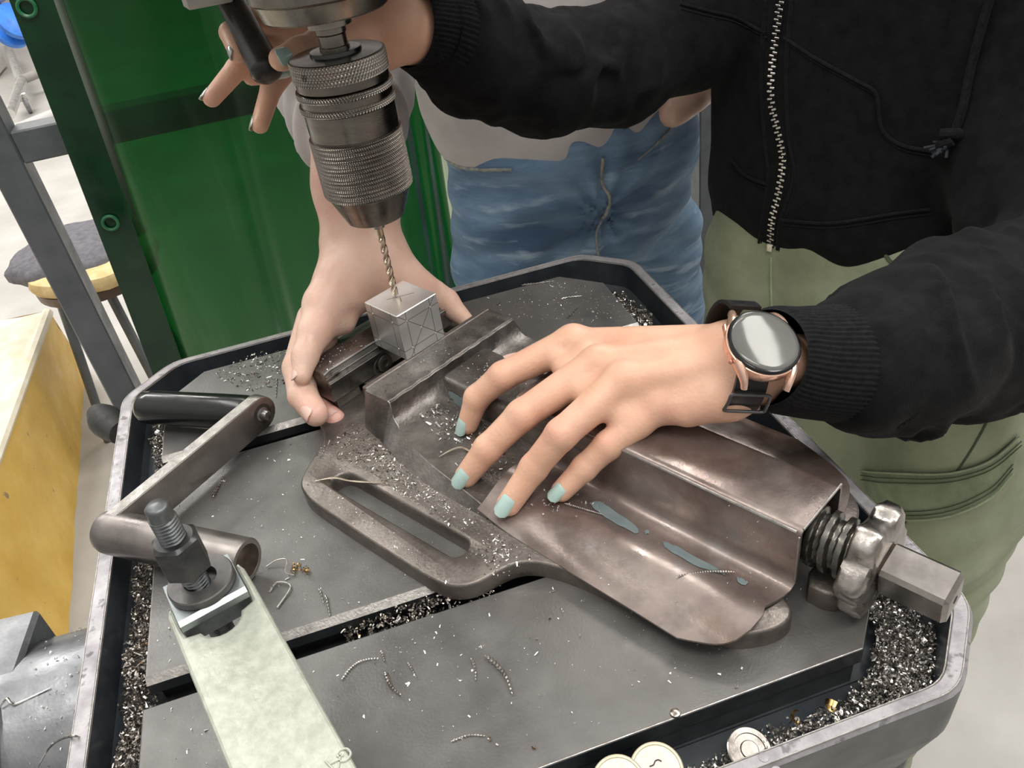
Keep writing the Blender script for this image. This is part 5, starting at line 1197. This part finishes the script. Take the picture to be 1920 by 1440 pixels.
shoe = lambda c: relax(blob([(c, c+FT_*150, 42, 34, 15), (c-FT_*40, c, 36, 42, 15)], 9), 1)
for c in (A(750,350,FZ+36), A(652,585,FZ+36)): obj('shoe', shoe(c), M_BLACKPL, wom, angle=180)

# ---- smart watch on her left wrist
wc = D(1434,640,444); fa_ = nrm(fa2-WR); wn_ = nrm(CC-wc)*.60+Z*.66+A(.16,.0,0); wn_ = nrm(wn_-fa_*(wn_@fa_)*.75); ws = nrm(np.cross(wn_, fa_)); wf = np.cross(ws, wn_)
wt = empty('smart_watch', tuple(wc-wn_*14), 'round rose-gold smart watch with black strap on the wrist', 'watch'); WL[wt.name] = tuple(wc-wn_*14)
R0_ = 20.6
cs_ = lathe([(15,-12.5),(18.5,-11.5),(20.4,-8),(21.0,-4),(20.8,-1.9),(19.6,-1.4)], wc, wn_, 72)
obj('watch_case', cs_, M_ROSE, wt, angle=35)
for s1_ in (-1,1):
    for s2_ in (-1,1):
        lug = [wc+wf*s2_*16.0+ws*s1_*8-wn_*4.6, wc+wf*s2_*14.2+ws*s1_*15-wn_*4.8, wc+wf*s2_*12.4+ws*s1_*20.5-wn_*7.0, wc+wf*s2_*11.6+ws*s1_*24.0-wn_*10.5]
        obj('lug', tube(lug, [4.4,4.2,3.4,2.6], 12, 5, flat=(wf,.62)), M_ROSE, wt)
obj('bezel', lathe([(20.2,-1.7),(20.3,-.4),(19.6,.3),(18.6,.5)], wc, wn_, 72), M_BEZEL, wt, angle=25)
obj('watch_glass', lathe([(18.7,.3),(18.5,.75),(16,.95),(8,1.1),(1,1.15)], wc, wn_, 72), M_GLASS, wt, angle=180)
for q, nm_ in ((-7.5, 0), (8.0, 1)):
    obj('side_button', box(wc-wf*20.6+ws*q*1.15+wf*abs(q)*.18-wn_*4.6, (7.5,2.2,2.6), ws, nrm(-wf+ws*(-.35 if q > 0 else .35)), bev=.7), mat('copper_button', (.6,.3,.2), (.66,.36,.25), rough=.3, metal=.7), wt, smooth=False)
v, f = [], []; nS = 72; wctr = WR+(wc-WR)@fa_*fa_
rr = np.linalg.norm((wc-wn_*9)-wctr)
for i in range(nS+1):
    a_ = math.radians(30)+(2*math.pi-math.radians(60))*i/nS
    dirv = wn_*math.cos(a_)+ws*math.sin(a_); rad = 31.5+ (rr-31.5)*max(0,math.cos(a_))**1.2; rad = max(rad, 25.0)
    cc0 = wctr+dirv*rad; hw = 9.6-1.2*abs(i/nS-.5)
    for (o_, t_) in ((-hw,0),(-hw,2.2),(hw,2.2),(hw,0)): v.append(cc0+wf*o_+dirv*t_)
f = [[i*4+j, i*4+(j+1)%4, (i+1)*4+(j+1)%4, (i+1)*4+j] for i in range(nS) for j in range(4)]; f += [[0,1,2,3][::-1], [nS*4+j for j in range(4)]]
obj('strap', (v, f), M_STRAP, wt, angle=50)
def strapat(deg, o_, h_): 
    a_ = math.radians(deg); dirv = wn_*math.cos(a_)+ws*math.sin(a_); rad = 31.5+(rr-31.5)*max(0,math.cos(a_))**1.2; return wctr+dirv*(max(rad,25)+h_)+wf*o_
sg_ = -1 if (P1x := 1) and ((wc+ws*20)[1] > wc[1]) else 1
bq = [(68,-11),(68,11),(90,11.8),(90,-11.8)]
bkp = []
for i_ in range(4):
    (a1_, o1_), (a2_, o2_) = bq[i_], bq[(i_+1)%4]
    for t in (.08,.3,.5,.7,.92): bkp.append(strapat(sg_*(a1_+(a2_-a1_)*t), o1_+(o2_-o1_)*t, 4.6))
bkp += bkp[:2]
obj('buckle', tube(bkp, 1.0, 8, 3), M_BUCK, wt)

# ---------------------------------------------------------------- man in the grey shirt and jeans
man = empty('person', (520,780,FZ), 'person in grey sweatshirt and blue jeans gripping the sliding jaw from behind', 'person')
WL[man.name] = (520,780,FZ)
wm = D(682,470,672)
pm_ = [(D(664,230,672), D(672,350,668), 37, 35, 12), (D(672,350,668), D(676,440,668), 35, 29, 12), (D(676,440,668), D(690,500,664), 28, 25, 12), (D(650,470,668), D(640,520,652), 20, 18, 10), (D(715,470,670), D(740,520,664), 20, 18, 10)]
# back of the hand, spread over the jaw
pm_ += [(D(655,515,655), D(608,572,640), 22, 17, 12), (D(690,505,660), D(660,548,655), 24, 18, 12), (D(715,505,666), D(770,545,672), 24, 19, 12), (D(700,500,664), D(720,535,668), 24, 18, 12), (D(760,535,672), D(812,552,684), 17, 12, 10)]
thm = [D(790,548,682), D(836,566,690), D(872,600,690)]
pm_ += fing(thm, [14,10.5,7.0], 5)
ix = [D(612,566,640), D(590,622,628), D(572,668,618), D(566,704,612)]
mx = [D(592,600,652), D(560,690,640), D(568,742,622), D(592,776,606)]
rx = [D(600,640,660), D(572,735,652), D(602,770,640), D(629,788,626)]
pm_ += fing(ix, [16,12.6,9.6,7.2], 4)+fing(mx, [15,12.2,11,9.4], 3)+fing(rx, [14,10.5,9.6,8.4], 2.5)
pm_ += [(ix[1]+A(3,6,-2), D(640,600,652), 9, 12, 8)]
mhand = relax(blob(pm_, 1.8), 2)
elM = D(640,110,760); shM = A(230,760,420)
far_hand = [(D(1262,205,985), D(1292,180,985), 22, 20, 10), (D(1292,180,985), D(1340,140,1000), 22, 26, 10)]
binn = relax(blob([(D(664,230,672), elM, 33, 36, 10), (elM, shM, 36, 40, 15), (shM, A(760,800,420), 45, 45, 30), (A(490,780,-80), A(480,785,380), 75, 75, 30), (B(970,440,780,1), A(B(975,540,775,1)[0],785,-850), 46, 34, 20), (B(1205,430,815,1), A(B(1222,560,825,1)[0],820,-850), 46, 34, 20), (A(760,800,420), D(1420,60,1030), 55, 44, 15), (D(1420,60,1030), D(1340,140,1000), 36, 28, 15)]+far_hand, 8), 1)
obj('body', join(mhand, binn), M_SKIN_M, man, angle=180)
nail(ix[-1], ix[-2], A(-1,-.35,.3), 12, 9.5, 7.0, parent=man, mt=M_NAIL, over=1.5)
nail(mx[-1], mx[-2], nrm(CC-mx[-1])+A(-.62,-.1,-.1), 14, 12, 9.2, parent=man, mt=M_NAIL, over=1.0)
nail(rx[-1], rx[-2], nrm(CC-rx[-1])+A(.3,0,.2), 9, 9, 8.3, parent=man, mt=M_NAIL, over=-1.5)
# sweatshirt with pushed-up sleeve
fm = A(0,1,0)
shirt = [(A(492,778,92), A(480,786,400), 178, 185, 25, (fm,1.6)), (D(655,238,690), D(650,170,715), 46, 52, 12), (D(650,170,715), elM, 52, 60, 14), (elM, shM, 62, 82, 30), (shM, A(300,775,400), 82, 92, 40)]
def sdisp(P_):
    s_ = P_[:,2]; d = wav(P_, 110, 3.2, 6, 3)
    lat = np.linalg.norm((P_-D(652,200,700))*A(1,.7,.5), axis=1); m = np.exp(-(lat/75)**2)
    ad = nrm(D(655,238,690)-elM); q = (P_-elM)@ad
    return (d+m*5.0*np.sin(q*2*math.pi/30+2.0*np.sin(P_@A(.05,.02,.01)))).astype(np.float32)
shm = relax(blob(shirt, 5.5, sdisp), 1)
obj('sweatshirt', shm, M_SHIRT, man, angle=180); shb = bvh(shm)
LJ1, LJ2, RJ1, RJ2 = B(970,440,780,1), B(975,540,775,1), B(1205,430,815,1), B(1222,560,825,1)
jn = [(A(500,778,100), A(500,778,-35), 164, 168, 12, (fm,1.6)), (LJ1, LJ2, 88, 86, 25), (LJ2, A(LJ2[0],785,-900), 86, 66, 20), (RJ1, RJ2, 84, 78, 14), (RJ2, A(RJ2[0],820,-900), 78, 62, 20)]
crot = D(1125,400,1020)
def jdisp(P_):
    r = P_-crot; a_ = np.arctan2(r[:,2], r[:,0]); dd = np.linalg.norm(r, axis=1); m = np.exp(-(dd/190)**2)
    return (wav(P_, 130, 2.6, 2, 3)+m*6.5*np.sin(a_*11+np.sin(dd*.03)*1.5)+2.5*np.sin(P_[:,2]*.12+1.8*np.sin(P_[:,0]*.03))*np.exp(-((P_[:,2]+120)/130)**2)).astype(np.float32)
jm = relax(blob(jn, 5.5, jdisp), 1)
obj('jeans', jm, M_JEANS, man, angle=180); jb = bvh(jm)
seam(jb, [(1130,296),(1128,340),(1142,366),(1140,392),(1128,412)], 2.6, M_JSEAM, 'fly_seam', man, .5)
seam(jb, [(1128,412),(1118,440),(1122,480),(1130,500)], 1.8, M_JSEAM, 'inner_seam', man, .3)
seam(jb, [(836,296),(860,312),(900,318),(960,318)], 2.4, M_JSEAM, 'waist_seam', man, .5)
seam(jb, [(1196,300),(1230,270),(1262,235)], 1.6, M_JSEAM, 'waist_seam', man, .5)
for c in (A(LJ2[0],770,FZ+36), A(RJ2[0],800,FZ+36)): obj('shoe', relax(blob([(c, c+A(0,-150,0), 42, 34, 15), (c+A(0,40,0), c, 36, 42, 15)], 9), 1), M_BLACKPL, man, angle=180)
